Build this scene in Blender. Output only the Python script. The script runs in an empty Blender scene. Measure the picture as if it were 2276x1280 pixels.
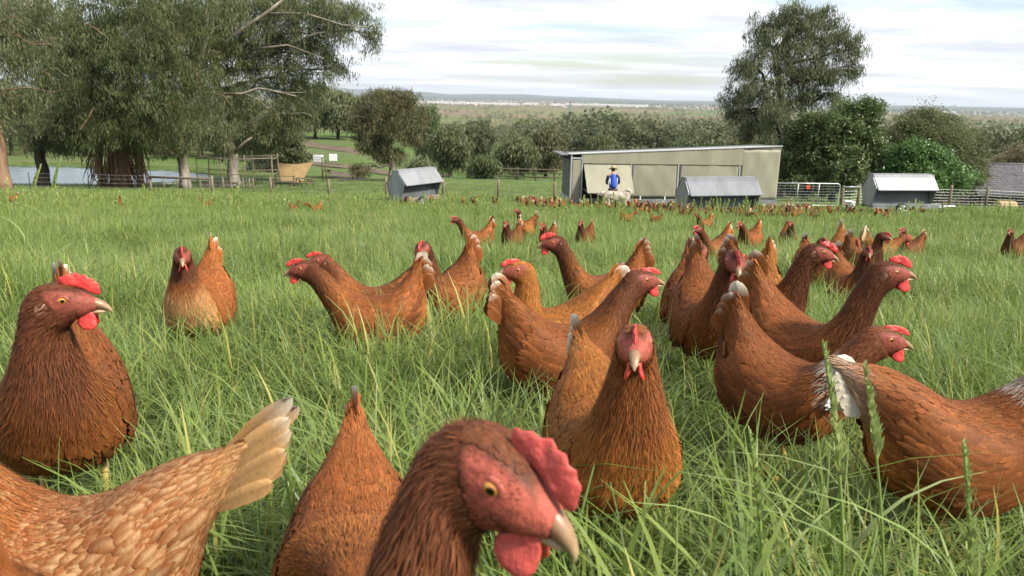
import bpy, bmesh, math, random
import numpy as np
from mathutils import Vector, Matrix

rng = np.random.default_rng(7)
random.seed(7)
S = bpy.context.scene
COL = S.collection

# ------------------------------------------------------------------ camera
W0, H0, F0 = 2276.0, 1280.0, 1719.0
CAM_Z = 0.63
PITCH, ROLL = math.radians(13.9), math.radians(1.2)
cam_d = bpy.data.cameras.new('camera')
cam_d.sensor_width = 36.0
cam_d.lens = F0 / W0 * 36.0
cam_d.clip_start = 0.02
cam_d.clip_end = 120000.0
cam_d.dof.use_dof = True
cam_d.dof.focus_distance = 2.6
cam_d.dof.aperture_fstop = 12.0
cam = bpy.data.objects.new('camera', cam_d)
cam.matrix_world = Matrix.Translation((0, 0, CAM_Z)) @ Matrix.Rotation(math.pi / 2 - PITCH, 4, 'X') @ Matrix.Rotation(ROLL, 4, 'Z')
COL.objects.link(cam)
S.camera = cam
CM = np.array(cam.matrix_world)[:3, :3]

# ------------------------------------------------------------------ light
SUN_AZ = math.radians(118)      # measured clockwise from +Y (the view direction)
SUN_EL = math.radians(42)
sun_vec = Vector((math.sin(SUN_AZ) * math.cos(SUN_EL), math.cos(SUN_AZ) * math.cos(SUN_EL), math.sin(SUN_EL)))
sd = bpy.data.lights.new('sun', 'SUN')
sd.energy = 3.9
sd.angle = math.radians(7.0)
sd.color = (1.0, 0.93, 0.82)
sun = bpy.data.objects.new('sun', sd)
sun.rotation_euler = sun_vec.to_track_quat('Z', 'Y').to_euler()
sun.location = (40, -20, 60)
COL.objects.link(sun)

world = bpy.data.worlds.new('World')
S.world = world
world.use_nodes = True
wn, wl = world.node_tree.nodes, world.node_tree.links
wn.clear()
w_out = wn.new('ShaderNodeOutputWorld')
w_sky = wn.new('ShaderNodeTexSky')
w_sky.sky_type = 'NISHITA'
w_sky.sun_disc = False
w_sky.sun_elevation = SUN_EL
w_sky.sun_rotation = SUN_AZ
w_sky.air_density = 1.0
w_sky.dust_density = 1.2
bg_sky = wn.new('ShaderNodeBackground'); bg_sky.inputs['Strength'].default_value = 0.10
wl.new(w_sky.outputs['Color'], bg_sky.inputs['Color'])
# cloud sheet: the view direction projected on a level layer, so streaks flatten towards the horizon
w_tc = wn.new('ShaderNodeTexCoord')
w_sep = wn.new('ShaderNodeSeparateXYZ'); wl.new(w_tc.outputs['Generated'], w_sep.inputs[0])
def wmath(op, a, b=None, clamp=False):
    n = wn.new('ShaderNodeMath'); n.operation = op; n.use_clamp = clamp
    for i, v in enumerate((a, b)):
        if v is None: continue
        if isinstance(v, (int, float)): n.inputs[i].default_value = v
        else: wl.new(v, n.inputs[i])
    return n.outputs[0]
zz = wmath('ADD', wmath('MAXIMUM', w_sep.outputs['Z'], 0.0), 0.07)
w_cmb = wn.new('ShaderNodeCombineXYZ')
wl.new(wmath('DIVIDE', w_sep.outputs['X'], zz), w_cmb.inputs[0])
wl.new(wmath('DIVIDE', w_sep.outputs['Y'], zz), w_cmb.inputs[1])
def wnoise(scale, detail, rough, off):
    mp = wn.new('ShaderNodeMapping'); mp.inputs['Location'].default_value = off
    mp.inputs['Rotation'].default_value = (0, 0, math.radians(8))
    mp.inputs['Scale'].default_value = (0.55, 1.0, 1.0)
    wl.new(w_cmb.outputs[0], mp.inputs[0])
    n = wn.new('ShaderNodeTexNoise'); n.inputs['Scale'].default_value = scale
    n.inputs['Detail'].default_value = detail; n.inputs['Roughness'].default_value = rough
    wl.new(mp.outputs[0], n.inputs['Vector'])
    return n.outputs['Fac']
def wramp(fac, stops):
    r = wn.new('ShaderNodeValToRGB')
    while len(r.color_ramp.elements) < len(stops): r.color_ramp.elements.new(0.5)
    for e, (p, c) in zip(r.color_ramp.elements, stops): e.position = p; e.color = c
    wl.new(fac, r.inputs[0]); return r.outputs['Color']
n_shape = wnoise(0.62, 7, 0.55, (3.1, 1.4, 0))
n_shade = wnoise(1.15, 6, 0.55, (11.0, 4.0, 2.0))
cl_col = wramp(n_shade, [(0.30, (0.47, 0.50, 0.57, 1)), (0.46, (0.68, 0.70, 0.76, 1)), (0.62, (0.97, 0.97, 0.985, 1))])
cl_mask = wramp(n_shape, [(0.36, (0, 0, 0, 1)), (0.54, (1, 1, 1, 1))])
bg_cl = wn.new('ShaderNodeBackground'); bg_cl.inputs['Strength'].default_value = 0.76
wl.new(cl_col, bg_cl.inputs['Color'])
w_mix = wn.new('ShaderNodeMixShader')
wl.new(cl_mask, w_mix.inputs[0]); wl.new(bg_sky.outputs[0], w_mix.inputs[1]); wl.new(bg_cl.outputs[0], w_mix.inputs[2])
wl.new(w_mix.outputs[0], w_out.inputs['Surface'])

S.view_settings.view_transform = 'Standard'
S.view_settings.look = 'None'
S.view_settings.exposure = 0.95
S.view_settings.gamma = 1.0
S.view_settings.use_curve_mapping = False
S.render.engine = 'CYCLES'
S.cycles.max_bounces = 6
S.cycles.diffuse_bounces = 3
S.cycles.glossy_bounces = 2
S.cycles.transmission_bounces = 4
S.cycles.volume_bounces = 0
S.cycles.transparent_max_bounces = 4
S.cycles.use_denoising = True
S.cycles.caustics_reflective = False
S.cycles.caustics_refractive = False

# ------------------------------------------------------------------ small helpers
def tag(o, label=None, cat=None, group=None, kind=None):
    if label: o['label'] = label
    if cat: o['category'] = cat
    if group: o['group'] = group
    if kind: o['kind'] = kind
    return o

def empty(name, loc=(0, 0, 0), rz=0.0, label=None, cat=None, group=None):
    o = bpy.data.objects.new(name, None)
    o.empty_display_size = 0.2
    o.location = loc
    o.rotation_euler = (0, 0, rz)
    COL.objects.link(o)
    return tag(o, label, cat, group)

class MB:
    """collects vertices / faces / per-vertex colours and links them as one mesh object"""
    def __init__(self):
        self.v, self.f, self.c, self.m = [], [], [], []
        self.n = 0
    def add(self, v, f, col=None, mat=0):
        v = np.asarray(v, float).reshape(-1, 3)
        self.v.append(v)
        n = self.n
        self.f.extend([[i + n for i in q] for q in f])
        self.m.extend([mat] * len(f))
        if col is None: col = (0.5, 0.5, 0.5)
        c = np.asarray(col, float)
        if c.ndim == 1: c = np.tile(c, (len(v), 1))
        self.c.append(c)
        self.n += len(v)
        return self
    def box(self, lo, hi, col=None, mat=0):
        x0, y0, z0 = lo; x1, y1, z1 = hi
        v = [(x0,y0,z0),(x1,y0,z0),(x1,y1,z0),(x0,y1,z0),(x0,y0,z1),(x1,y0,z1),(x1,y1,z1),(x0,y1,z1)]
        f = [(0,3,2,1),(4,5,6,7),(0,1,5,4),(1,2,6,5),(2,3,7,6),(3,0,4,7)]
        return self.add(v, f, col, mat)
    def tube(self, path, rad, n=8, col=None, mat=0, cap=True):
        v, f = tube_vf(path, rad, n, cap)
        if col is not None and np.ndim(col) == 2:
            col = np.repeat(np.asarray(col), n, axis=0)
            if cap: col = np.vstack([col, col[:1], col[-1:]])
        return self.add(v, f, col, mat)
    def prism(self, poly, y0, y1, col=None, mat=0):
        """polygon of (x,z) pushed along y"""
        n = len(poly)
        v = [(x, y0, z) for x, z in poly] + [(x, y1, z) for x, z in poly]
        f = [tuple(range(n)), tuple(range(2 * n - 1, n - 1, -1))]
        f += [(i, i + n, (i + 1) % n + n, (i + 1) % n) for i in range(n)]
        return self.add(v, f, col, mat)
    def mesh(self, name, mats, smooth=False):
        me = bpy.data.meshes.new(name)
        V = np.vstack(self.v)
        me.from_pydata(V.tolist(), [], self.f)
        ca = me.color_attributes.new('Col', 'FLOAT_COLOR', 'POINT')
        c4 = np.ones((len(V), 4)); c4[:, :3] = np.vstack(self.c)
        ca.data.foreach_set('color', c4.ravel())
        if not isinstance(mats, (list, tuple)): mats = [mats]
        for m in mats: me.materials.append(m)
        if len(mats) > 1: me.polygons.foreach_set('material_index', np.array(self.m, 'i'))
        if smooth: me.polygons.foreach_set('use_smooth', np.ones(len(me.polygons), bool))
        me.update()
        return me
    def build(self, name, mats, parent=None, smooth=False, label=None, cat=None, group=None, kind=None):
        o = bpy.data.objects.new(name, self.mesh(name, mats, smooth))
        COL.objects.link(o)
        if parent is not None: o.parent = parent
        return tag(o, label, cat, group, kind)

def tube_vf(path, rad, n=8, cap=True):
    P = np.asarray(path, float); m = len(P)
    R = np.broadcast_to(np.asarray(rad, float), (m,))
    T = np.gradient(P, axis=0)
    T /= np.linalg.norm(T, axis=1)[:, None] + 1e-12
    up = np.array([0.0, 0, 1]) if abs(T[0][2]) < 0.9 else np.array([1.0, 0, 0])
    U = np.zeros_like(P); u = up
    for i in range(m):
        u = u - T[i] * u.dot(T[i]); nu = np.linalg.norm(u)
        if nu < 1e-6:
            u = np.cross(T[i], (0.3, 0.5, 0.8)); nu = np.linalg.norm(u)
        u = u / nu; U[i] = u
    Vv = np.cross(T, U)
    a = np.arange(n) / n * 2 * math.pi
    ring = P[:, None, :] + R[:, None, None] * (np.cos(a)[None, :, None] * U[:, None, :] + np.sin(a)[None, :, None] * Vv[:, None, :])
    v = ring.reshape(-1, 3)
    f = [(i * n + j, i * n + (j + 1) % n, (i + 1) * n + (j + 1) % n, (i + 1) * n + j) for i in range(m - 1) for j in range(n)]
    if cap:
        v = np.vstack([v, P[:1], P[-1:]])
        b, t = m * n, m * n + 1
        f += [((j + 1) % n, j, b) for j in range(n)] + [((m - 1) * n + j, (m - 1) * n + (j + 1) % n, t) for j in range(n)]
    return v, f

def sstep(a, b, x):
    t = np.clip((np.asarray(x, float) - a) / (b - a), 0, 1)
    return t * t * (3 - 2 * t)

def copy_tree(o, parent=None):
    c = o.copy(); COL.objects.link(c); c.parent = parent
    for ch in list(o.children): copy_tree(ch, c)
    return c

# ------------------------------------------------------------------ materials
def new_mat(name):
    m = bpy.data.materials.new(name); m.use_nodes = True
    nt = m.node_tree; b = nt.nodes['Principled BSDF']
    return m, nt, b

def mnoise(nt, scale, detail=4, rough=0.55, coord='Object', stretch=None):
    tc = nt.nodes.new('ShaderNodeTexCoord')
    n = nt.nodes.new('ShaderNodeTexNoise')
    n.inputs['Scale'].default_value = scale; n.inputs['Detail'].default_value = detail; n.inputs['Roughness'].default_value = rough
    src = nt.nodes.new('ShaderNodeNewGeometry').outputs['Position'] if coord == 'World' else tc.outputs[coord]
    if stretch:
        mp = nt.nodes.new('ShaderNodeMapping'); mp.inputs['Scale'].default_value = stretch
        nt.links.new(src, mp.inputs[0]); src = mp.outputs[0]
    nt.links.new(src, n.inputs['Vector'])
    return n.outputs['Fac']

def mramp(nt, fac, stops):
    r = nt.nodes.new('ShaderNodeValToRGB')
    while len(r.color_ramp.elements) < len(stops): r.color_ramp.elements.new(0.5)
    for e, (p, c) in zip(r.color_ramp.elements, stops):
        e.position = p; e.color = (*c, 1) if len(c) == 3 else c
    nt.links.new(fac, r.inputs[0])
    return r.outputs['Color']

def mmix(nt, a, b, fac, mode='MIX'):
    n = nt.nodes.new('ShaderNodeMix'); n.data_type = 'RGBA'; n.blend_type = mode
    for sock, v in ((n.inputs[6], a), (n.inputs[7], b), (n.inputs[0], fac)):
        if isinstance(v, (int, float)): sock.default_value = v
        elif isinstance(v, tuple): sock.default_value = (*v, 1) if len(v) == 3 else v
        else: nt.links.new(v, sock)
    return n.outputs[2]

def mbump(nt, b, fac, strength=0.3, dist=0.02):
    n = nt.nodes.new('ShaderNodeBump'); n.inputs['Strength'].default_value = strength; n.inputs['Distance'].default_value = dist
    nt.links.new(fac, n.inputs['Height']); nt.links.new(n.outputs[0], b.inputs['Normal'])

def simple_mat(name, col, rough=0.6, metal=0.0, var=0.18, scale=6.0, bump=0.0, stretch=None, spec=0.4, detail=5):
    m, nt, b = new_mat(name)
    f = mnoise(nt, scale, detail, 0.6, 'Object', stretch)
    lo = tuple(c * (1 - var) for c in col); hi = tuple(min(1, c * (1 + var)) for c in col)
    nt.links.new(mramp(nt, f, [(0.3, lo), (0.7, hi)]), b.inputs['Base Color'])
    b.inputs['Roughness'].default_value = rough
    b.inputs['Metallic'].default_value = metal
    b.inputs['Specular IOR Level'].default_value = spec
    if bump: mbump(nt, b, f, bump, 0.01)
    return m

def vcol_mat(name, rough=0.6, var=0.25, scale=60.0, spec=0.25, sss=0.0, bump=0.0, coat=0.0, stretch=None):
    m, nt, b = new_mat(name)
    at = nt.nodes.new('ShaderNodeAttribute'); at.attribute_name = 'Col'
    f = mnoise(nt, scale, 4, 0.6, 'Object', stretch)
    g = mramp(nt, f, [(0.3, (1 - var,) * 3), (0.7, (1 + var * 0.6,) * 3)])
    nt.links.new(mmix(nt, at.outputs['Color'], g, 1.0, 'MULTIPLY'), b.inputs['Base Color'])
    b.inputs['Roughness'].default_value = rough
    b.inputs['Specular IOR Level'].default_value = spec
    if sss:
        b.inputs['Subsurface Weight'].default_value = sss
        b.inputs['Subsurface Radius'].default_value = (0.006, 0.002, 0.001)
        b.inputs['Subsurface Scale'].default_value = 1.0
    if coat: b.inputs['Coat Weight'].default_value = coat
    if bump: mbump(nt, b, f, bump, 0.003)
    return m

def leaf_mat(name, cols, pos_scale=0.6, rough=0.55, trans=0.35, gain=1.0, spec=0.3):
    """leaf colour varies from clump to clump (instance random) and over the plant (position noise)"""
    m, nt, b = new_mat(name)
    oi = nt.nodes.new('ShaderNodeObjectInfo')
    at = nt.nodes.new('ShaderNodeAttribute'); at.attribute_name = 'Col'
    p = mnoise(nt, pos_scale, 3, 0.6, 'World')
    mixv = nt.nodes.new('ShaderNodeMath'); mixv.operation = 'MULTIPLY_ADD'
    nt.links.new(oi.outputs['Random'], mixv.inputs[0]); mixv.inputs[1].default_value = 0.42
    sub = nt.nodes.new('ShaderNodeMath'); sub.operation = 'SUBTRACT'; nt.links.new(p, sub.inputs[0]); sub.inputs[1].default_value = 0.20
    nt.links.new(sub.outputs[0], mixv.inputs[2])
    k = len(cols)
    c = mramp(nt, mixv.outputs[0], [(0.08 + 0.84 * i / (k - 1), tuple(x * gain for x in q)) for i, q in enumerate(cols)])
    c2 = mmix(nt, c, at.outputs['Color'], 1.0, 'MULTIPLY')
    nt.links.new(c2, b.inputs['Base Color'])
    b.inputs['Roughness'].default_value = rough
    b.inputs['Specular IOR Level'].default_value = spec
    tr = nt.nodes.new('ShaderNodeBsdfTranslucent'); nt.links.new(c2, tr.inputs['Color'])
    ms = nt.nodes.new('ShaderNodeMixShader'); ms.inputs[0].default_value = trans
    out = nt.nodes['Material Output']
    nt.links.new(b.outputs[0], ms.inputs[1]); nt.links.new(tr.outputs[0], ms.inputs[2]); nt.links.new(ms.outputs[0], out.inputs['Surface'])
    return m

# ------------------------------------------------------------------ scatter: one object holding clump shapes and the points they stand on
def scatter_group(k):
    ng = bpy.data.node_groups.new('scatter_%d' % k, 'GeometryNodeTree')
    ng.interface.new_socket('Geometry', in_out='INPUT', socket_type='NodeSocketGeometry')
    ng.interface.new_socket('Geometry', in_out='OUTPUT', socket_type='NodeSocketGeometry')
    N, L = ng.nodes, ng.links
    gi, go = N.new('NodeGroupInput'), N.new('NodeGroupOutput')
    def attr(name, typ):
        a = N.new('GeometryNodeInputNamedAttribute'); a.data_type = typ; a.inputs['Name'].default_value = name
        return a.outputs['Attribute']
    pid = attr('pid', 'INT')
    def sel(val):
        c = N.new('FunctionNodeCompare'); c.data_type = 'INT'; c.operation = 'EQUAL'
        ins = [s for s in c.inputs if s.type == 'INT']
        L.new(pid, ins[0]); ins[1].default_value = val
        s = N.new('GeometryNodeSeparateGeometry'); s.domain = 'POINT'
        L.new(gi.outputs[0], s.inputs['Geometry']); L.new(c.outputs[0], s.inputs['Selection'])
        return s.outputs['Selection']
    pts = sel(-1)
    jn = N.new('GeometryNodeJoinGeometry')
    for i in range(k):
        g2i = N.new('GeometryNodeGeometryToInstance')
        L.new(sel(i), g2i.inputs[0]); L.new(g2i.outputs[0], jn.inputs[0])
    iop = N.new('GeometryNodeInstanceOnPoints')
    L.new(pts, iop.inputs['Points']); L.new(jn.outputs[0], iop.inputs['Instance'])
    iop.inputs['Pick Instance'].default_value = True
    L.new(attr('idx', 'INT'), iop.inputs['Instance Index'])
    L.new(attr('rot', 'FLOAT_VECTOR'), iop.inputs['Rotation'])
    L.new(attr('scl', 'FLOAT_VECTOR'), iop.inputs['Scale'])
    L.new(iop.outputs[0], go.inputs[0])
    return ng
SG = {}

def scatter(name, protos, pts, rot, scl, mats, parent=None, idx=None, kind=None, seed=1):
    """protos: list of MB; pts (N,3) local; rot (N,3) euler; scl (N,) or (N,3)"""
    k = len(protos)
    if k not in SG: SG[k] = scatter_group(k)
    r = np.random.default_rng(seed)
    N = len(pts)
    mb = MB(); pid = []
    for i, p in enumerate(protos):
        V = np.vstack(p.v); mb.v.append(V); n0 = mb.n
        mb.f.extend([[a + n0 for a in q] for q in p.f]); mb.m.extend(p.m); mb.c.append(np.vstack(p.c)); mb.n += len(V)
        pid += [i] * len(V)
    nf = mb.n
    mb.v.append(np.asarray(pts, float)); mb.c.append(np.ones((N, 3))); mb.n += N
    me = mb.mesh(name, mats)
    pidv = np.concatenate([np.array(pid, 'i'), -np.ones(N, 'i')])
    a = me.attributes.new('pid', 'INT', 'POINT'); a.data.foreach_set('value', pidv.astype('i'))
    if idx is None: idx = r.integers(0, k, N)
    a = me.attributes.new('idx', 'INT', 'POINT'); a.data.foreach_set('value', np.concatenate([np.zeros(nf, 'i'), np.asarray(idx, 'i')]).astype('i'))
    rot = np.asarray(rot, float)
    a = me.attributes.new('rot', 'FLOAT_VECTOR', 'POINT'); a.data.foreach_set('vector', np.vstack([np.zeros((nf, 3)), rot]).ravel())
    scl = np.asarray(scl, float)
    if scl.ndim == 1: scl = np.repeat(scl[:, None], 3, 1)
    a = me.attributes.new('scl', 'FLOAT_VECTOR', 'POINT'); a.data.foreach_set('vector', np.vstack([np.ones((nf, 3)), scl]).ravel())
    o = bpy.data.objects.new(name, me); COL.objects.link(o)
    if parent is not None: o.parent = parent
    md = o.modifiers.new('scatter', 'NODES'); md.node_group = SG[k]
    if kind: o['kind'] = kind
    return o

# ------------------------------------------------------------------ terrain height
def prof_table(pairs):
    d = np.array([p[0] for p in pairs], float); z = np.array([p[1] for p in pairs], float)
    t = np.linspace(0, math.log(60001.0), 3000)
    v = np.interp(np.exp(t) - 1, d, z)
    g = np.exp(-0.5 * (np.arange(-60, 61) / 22.0) ** 2); g /= g.sum()
    vs = np.convolve(np.pad(v, 60, 'edge'), g, 'valid')
    return t, vs
PC = prof_table([(0,0),(20,-2.58),(34,-4.05),(48,-5.45),(75,-7.6),(110,-10.6),(150,-13.5),(250,-18.5),(400,-25),(700,-36),(1200,-44),(2000,-50),(3000,-54),(6000,-58),(60000,-62)])
PL = prof_table([(0,0),(20,-2.62),(34,-4.15),(46,-5.45),(58,-6.45),(68,-7.1),(100,-8.9),(140,-10.6),(250,-12.5),(320,-14.6),(400,-24),(700,-36),(1200,-44),(2000,-50),(3000,-54),(6000,-58),(60000,-62)])
PR = prof_table([(0,0),(20,-2.58),(34,-4.0),(45,-5.05),(52,-6.7),(60,-8.3),(75,-9.6),(110,-12.6),(150,-15),(250,-19.5),(400,-25),(700,-36),(1200,-44),(2000,-50),(3000,-54),(6000,-58),(60000,-62)])
POND = (-42.0, 64.5, 17.0, 7.3, -6.50)      # centre x, y, half widths, level
def terrain(x, y):
    x = np.asarray(x, float); y = np.asarray(y, float)
    yy = np.where(y < 0, -0.35 * y * 0, y)
    r = np.where(y > 0, y, 0.0)
    t = np.log1p(r)
    c, l, q = (np.interp(t, P[0], P[1]) for P in (PC, PL, PR))
    u = x / np.maximum(np.abs(y), 4.0)
    wl_ = 1 - sstep(-0.215, -0.13, u); wr_ = sstep(0.40, 0.50, u)
    far = sstep(30, 45, y)
    z = c + (l - c) * wl_ * np.maximum(far, 0.3) + (q - c) * wr_ * far
    z = z + np.where(y < 0, -y * 0.10, 0)         # rises gently behind the camera
    bump = 0.035 * np.sin(x * 1.1 + 0.4 * y) * np.sin(0.8 * y - 0.5 * x + 1.0) + 0.02 * np.sin(2.7 * x + 1.3) * np.sin(2.3 * y)
    z = z + bump * sstep(0.8, 3.0, np.hypot(x, y))
    d = np.hypot(x, y)
    z = z + sstep(80, 300, d) * (1.2 * np.sin(x / 47.0 + 1) * np.sin(y / 61.0) + 0.8 * np.sin(x / 23.0 - y / 31.0)) * (1 - 0.6 * wl_ * (y < 330))
    # hills on the horizon
    ang = np.arctan2(x, np.maximum(y, 1.0))
    amp = np.interp(ang, [-1.2, -0.5, -0.21, -0.08, 0.05, 0.2, 0.5, 0.8, 1.2], [210, 220, 200, 125, 95, 45, 40, 50, 60])
    rid = 1 + 0.16 * np.sin(ang * 23 + 1) + 0.10 * np.sin(ang * 51 + 2) + 0.07 * np.sin(ang * 97)
    z = z + amp * rid * sstep(13000, 24000, d)
    px, py, ax, ay, lev = POND
    e = np.sqrt(((x - px) / ax) ** 2 + ((y - py) / ay) ** 2)
    zb = np.where(e < 1, lev - 0.7 * (1 - e * e), lev + 0.22 * sstep(1.0, 1.25, e))
    k = sstep(1.7, 1.2, e)
    return np.where(e < 1.7, z * (1 - k) + zb * k, z)
def tz(x, y): return float(terrain(x, y))

def project(p):
    q = CM.T @ (np.asarray(p, float) - np.array([0, 0, CAM_Z]))
    return (W0 / 2 + F0 * q[0] / -q[2], H0 / 2 - F0 * q[1] / -q[2])
def ray(px, py):
    v = CM @ np.array([(px - W0 / 2) / F0, -(py - H0 / 2) / F0, -1.0])
    return v
def at(px, py, d):
    """the point seen at a photo pixel, d metres ahead"""
    v = ray(px, py); k = d / v[1]
    return np.array([v[0] * k, d, CAM_Z + v[2] * k])
def on_ground(px, d):
    """ground point d metres ahead in a photo column"""
    y = 500.0
    for _ in range(6):
        p = at(px, y, d); p[2] = tz(p[0], p[1]); y = project(p)[1]
    p = at(px, y, d); p[2] = tz(p[0], p[1])
    return p
# ------------------------------------------------------------------ ground sheet
def build_ground():
    na = 420
    rad = np.concatenate([[0.0], np.geomspace(0.25, 60000.0, 250)])
    # finer angles ahead
    a0 = np.linspace(-math.pi, math.pi, na, endpoint=False)
    ang = a0 - 0.55 * np.sin(a0)            # denser round straight ahead (angle 0 = +Y)
    A, R = np.meshgrid(ang, rad)
    X, Y = R * np.sin(A), R * np.cos(A)
    Z = terrain(X, Y)
    V = np.stack([X, Y, Z], -1).reshape(-1, 3)
    nr = len(rad)
    i = np.arange(nr - 1)[:, None] * na; j = np.arange(na)[None, :]; j2 = (j + 1) % na
    F = np.stack([i + j, i + j2, i + na + j2, i + na + j], -1).reshape(-1, 4)
    me = bpy.data.meshes.new('ground'); me.from_pydata(V.tolist(), [], F.tolist())
    me.polygons.foreach_set('use_smooth', np.ones(len(me.polygons), bool))
    o = bpy.data.objects.new('ground', me); COL.objects.link(o)
    m, nt, b = new_mat('ground_pasture')
    L = nt.links
    geo = nt.nodes.new('ShaderNodeNewGeometry')
    ln = nt.nodes.new('ShaderNodeVectorMath'); ln.operation = 'LENGTH'; L.new(geo.outputs['Position'], ln.inputs[0])
    def rng_mask(lo, hi):
        r = nt.nodes.new('ShaderNodeMapRange'); r.interpolation_type = 'SMOOTHSTEP'
        r.inputs['From Min'].default_value = lo; r.inputs['From Max'].default_value = hi
        L.new(ln.outputs['Value'], r.inputs['Value']); return r.outputs[0]
    soil = mramp(nt, mnoise(nt, 9.0, 6, 0.6, 'World'), [(0.3, (0.022, 0.030, 0.010)), (0.6, (0.045, 0.065, 0.018)), (0.8, (0.085, 0.075, 0.035))])
    past = mramp(nt, mnoise(nt, 0.35, 8, 0.65, 'World'), [(0.3, (0.060, 0.105, 0.022)), (0.5, (0.085, 0.135, 0.032)), (0.72, (0.120, 0.150, 0.048))])
    past2 = mramp(nt, mnoise(nt, 0.025, 4, 0.6, 'World'), [(0.42, (0.075, 0.135, 0.026)), (0.60, (0.130, 0.125, 0.070))])
    pmix = mmix(nt, past, past2, 0.45)
    c1 = mmix(nt, soil, pmix, rng_mask(30, 75))
    # plain: a patchwork of brown, straw and green paddocks
    vor = nt.nodes.new('ShaderNodeTexVoronoi'); vor.distance = 'CHEBYCHEV'; vor.inputs['Scale'].default_value = 0.0016; vor.inputs['Randomness'].default_value = 0.8
    L.new(geo.outputs['Position'], vor.inputs['Vector'])
    sepc = nt.nodes.new('ShaderNodeSeparateColor'); L.new(vor.outputs['Color'], sepc.inputs[0])
    fld = mramp(nt, sepc.outputs[0], [(0.0, (0.156, 0.125, 0.075)), (0.3, (0.206, 0.163, 0.094)), (0.5, (0.106, 0.163, 0.048)), (0.72, (0.169, 0.150, 0.073)), (1.0, (0.100, 0.150, 0.050))])
    fld2 = mmix(nt, fld, mramp(nt, mnoise(nt, 0.01, 6, 0.65, 'World'), [(0.3, (0.7, 0.7, 0.7)), (0.7, (1.15, 1.15, 1.15))]), 1.0, 'MULTIPLY')
    c2 = mmix(nt, c1, fld2, rng_mask(500, 1300))
    bush = mramp(nt, mnoise(nt, 0.0035, 9, 0.7, 'World'), [(0.35, (0.030, 0.040, 0.022)), (0.65, (0.060, 0.066, 0.038))])
    c3 = mmix(nt, c2, bush, rng_mask(6000, 9000))
    L.new(c3, b.inputs['Base Color'])
    b.inputs['Roughness'].default_value = 0.9; b.inputs['Specular IOR Level'].default_value = 0.1
    mbump(nt, b, mnoise(nt, 14.0, 6, 0.7, 'World'), 0.5, 0.03)
    me.materials.append(m)
    tag(o, kind='structure')
    # dirt track and worn patches on the paddock are ground too: sheets just above it
    def patch(name, poly, lift, mat, n=14):
        P = np.array([(p[0], p[1]) for p in poly]); c = P.mean(0)
        mb = MB(); rings = []
        Q = []
        for a in range(len(P)):
            for t in np.linspace(0, 1, 5, endpoint=False): Q.append(P[a] * (1 - t) + P[(a + 1) % len(P)] * t)
        Q = np.array(Q); k = len(Q)
        for s in np.linspace(0, 1, n + 1)[1:]:
            w = Q * s + c * (1 - s)
            if s > 0.9: w = w + rng.normal(0, 0.25, w.shape)
            rings.append(np.c_[w, terrain(w[:, 0], w[:, 1]) + lift])
        V = np.vstack([[[c[0], c[1], tz(*c) + lift]]] + rings)
        f = [(0, 1 + j, 1 + (j + 1) % k) for j in range(k)]
        for r_ in range(n - 1):
            f += [(1 + r_ * k + j, 1 + (r_ + 1) * k + j, 1 + (r_ + 1) * k + (j + 1) % k, 1 + r_ * k + (j + 1) % k) for j in range(k)]
        mb.add(V, f)
        return mb.build(name, mat, smooth=True, kind='structure')
    dirt = simple_mat('bare_dirt', (0.125, 0.100, 0.068), 0.95, 0, 0.3, 0.4, spec=0.1)
    gg = lambda px, d: on_ground(px, d)
    patch('dirt_patch', [gg(640, 190), gg(800, 150), gg(800, 175), gg(720, 190), gg(655, 222)], 0.10, dirt)
    patch('dirt_track', [gg(600, 118), gg(850, 95), gg(1000, 110), gg(1000, 116), gg(850, 102), gg(600, 126)], 0.10, dirt)
    patch('dirt_yard', [gg(760, 72), gg(800, 70), gg(815, 84), gg(730, 96), gg(735, 82)], 0.06, dirt)
    # pond
    px, py, ax, ay, lev = POND
    n = 64; mb = MB(); a = np.arange(n) / n * 2 * math.pi
    mb.add(np.vstack([[[px, py, lev]], np.c_[px + ax * 1.02 * np.cos(a), py + ay * 1.02 * np.sin(a), np.full(n, lev)]]), [(0, 1 + j, 1 + (j + 1) % n) for j in range(n)])
    m, nt, b = new_mat('pond_water')
    b.inputs['Base Color'].default_value = (0.035, 0.045, 0.048, 1); b.inputs['Roughness'].default_value = 0.12; b.inputs['IOR'].default_value = 1.33
    mbump(nt, b, mnoise(nt, 1.4, 3, 0.5, 'World', (1, 0.5, 1)), 0.35, 0.05)
    mb.build('pond_water', m, kind='structure')
build_ground()

# ------------------------------------------------------------------ haze: pale even air in one closed box
def build_haze():
    mb = MB(); mb.box((-62000, -62000, -70), (62000, 62000, 330))
    m = bpy.data.materials.new('haze_air'); m.use_nodes = True
    nt = m.node_tree; nt.nodes.clear()
    out = nt.nodes.new('ShaderNodeOutputMaterial'); pv = nt.nodes.new('ShaderNodeVolumePrincipled')
    pv.inputs['Color'].default_value = (0.80, 0.88, 0.97, 1); pv.inputs['Density'].default_value = HAZE
    pv.inputs['Anisotropy'].default_value = 0.0
    nt.links.new(pv.outputs[0], out.inputs['Volume'])
    o = mb.build('haze', m, kind='stuff')
    return o
HAZE = 3.8e-5
haze = build_haze()
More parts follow.
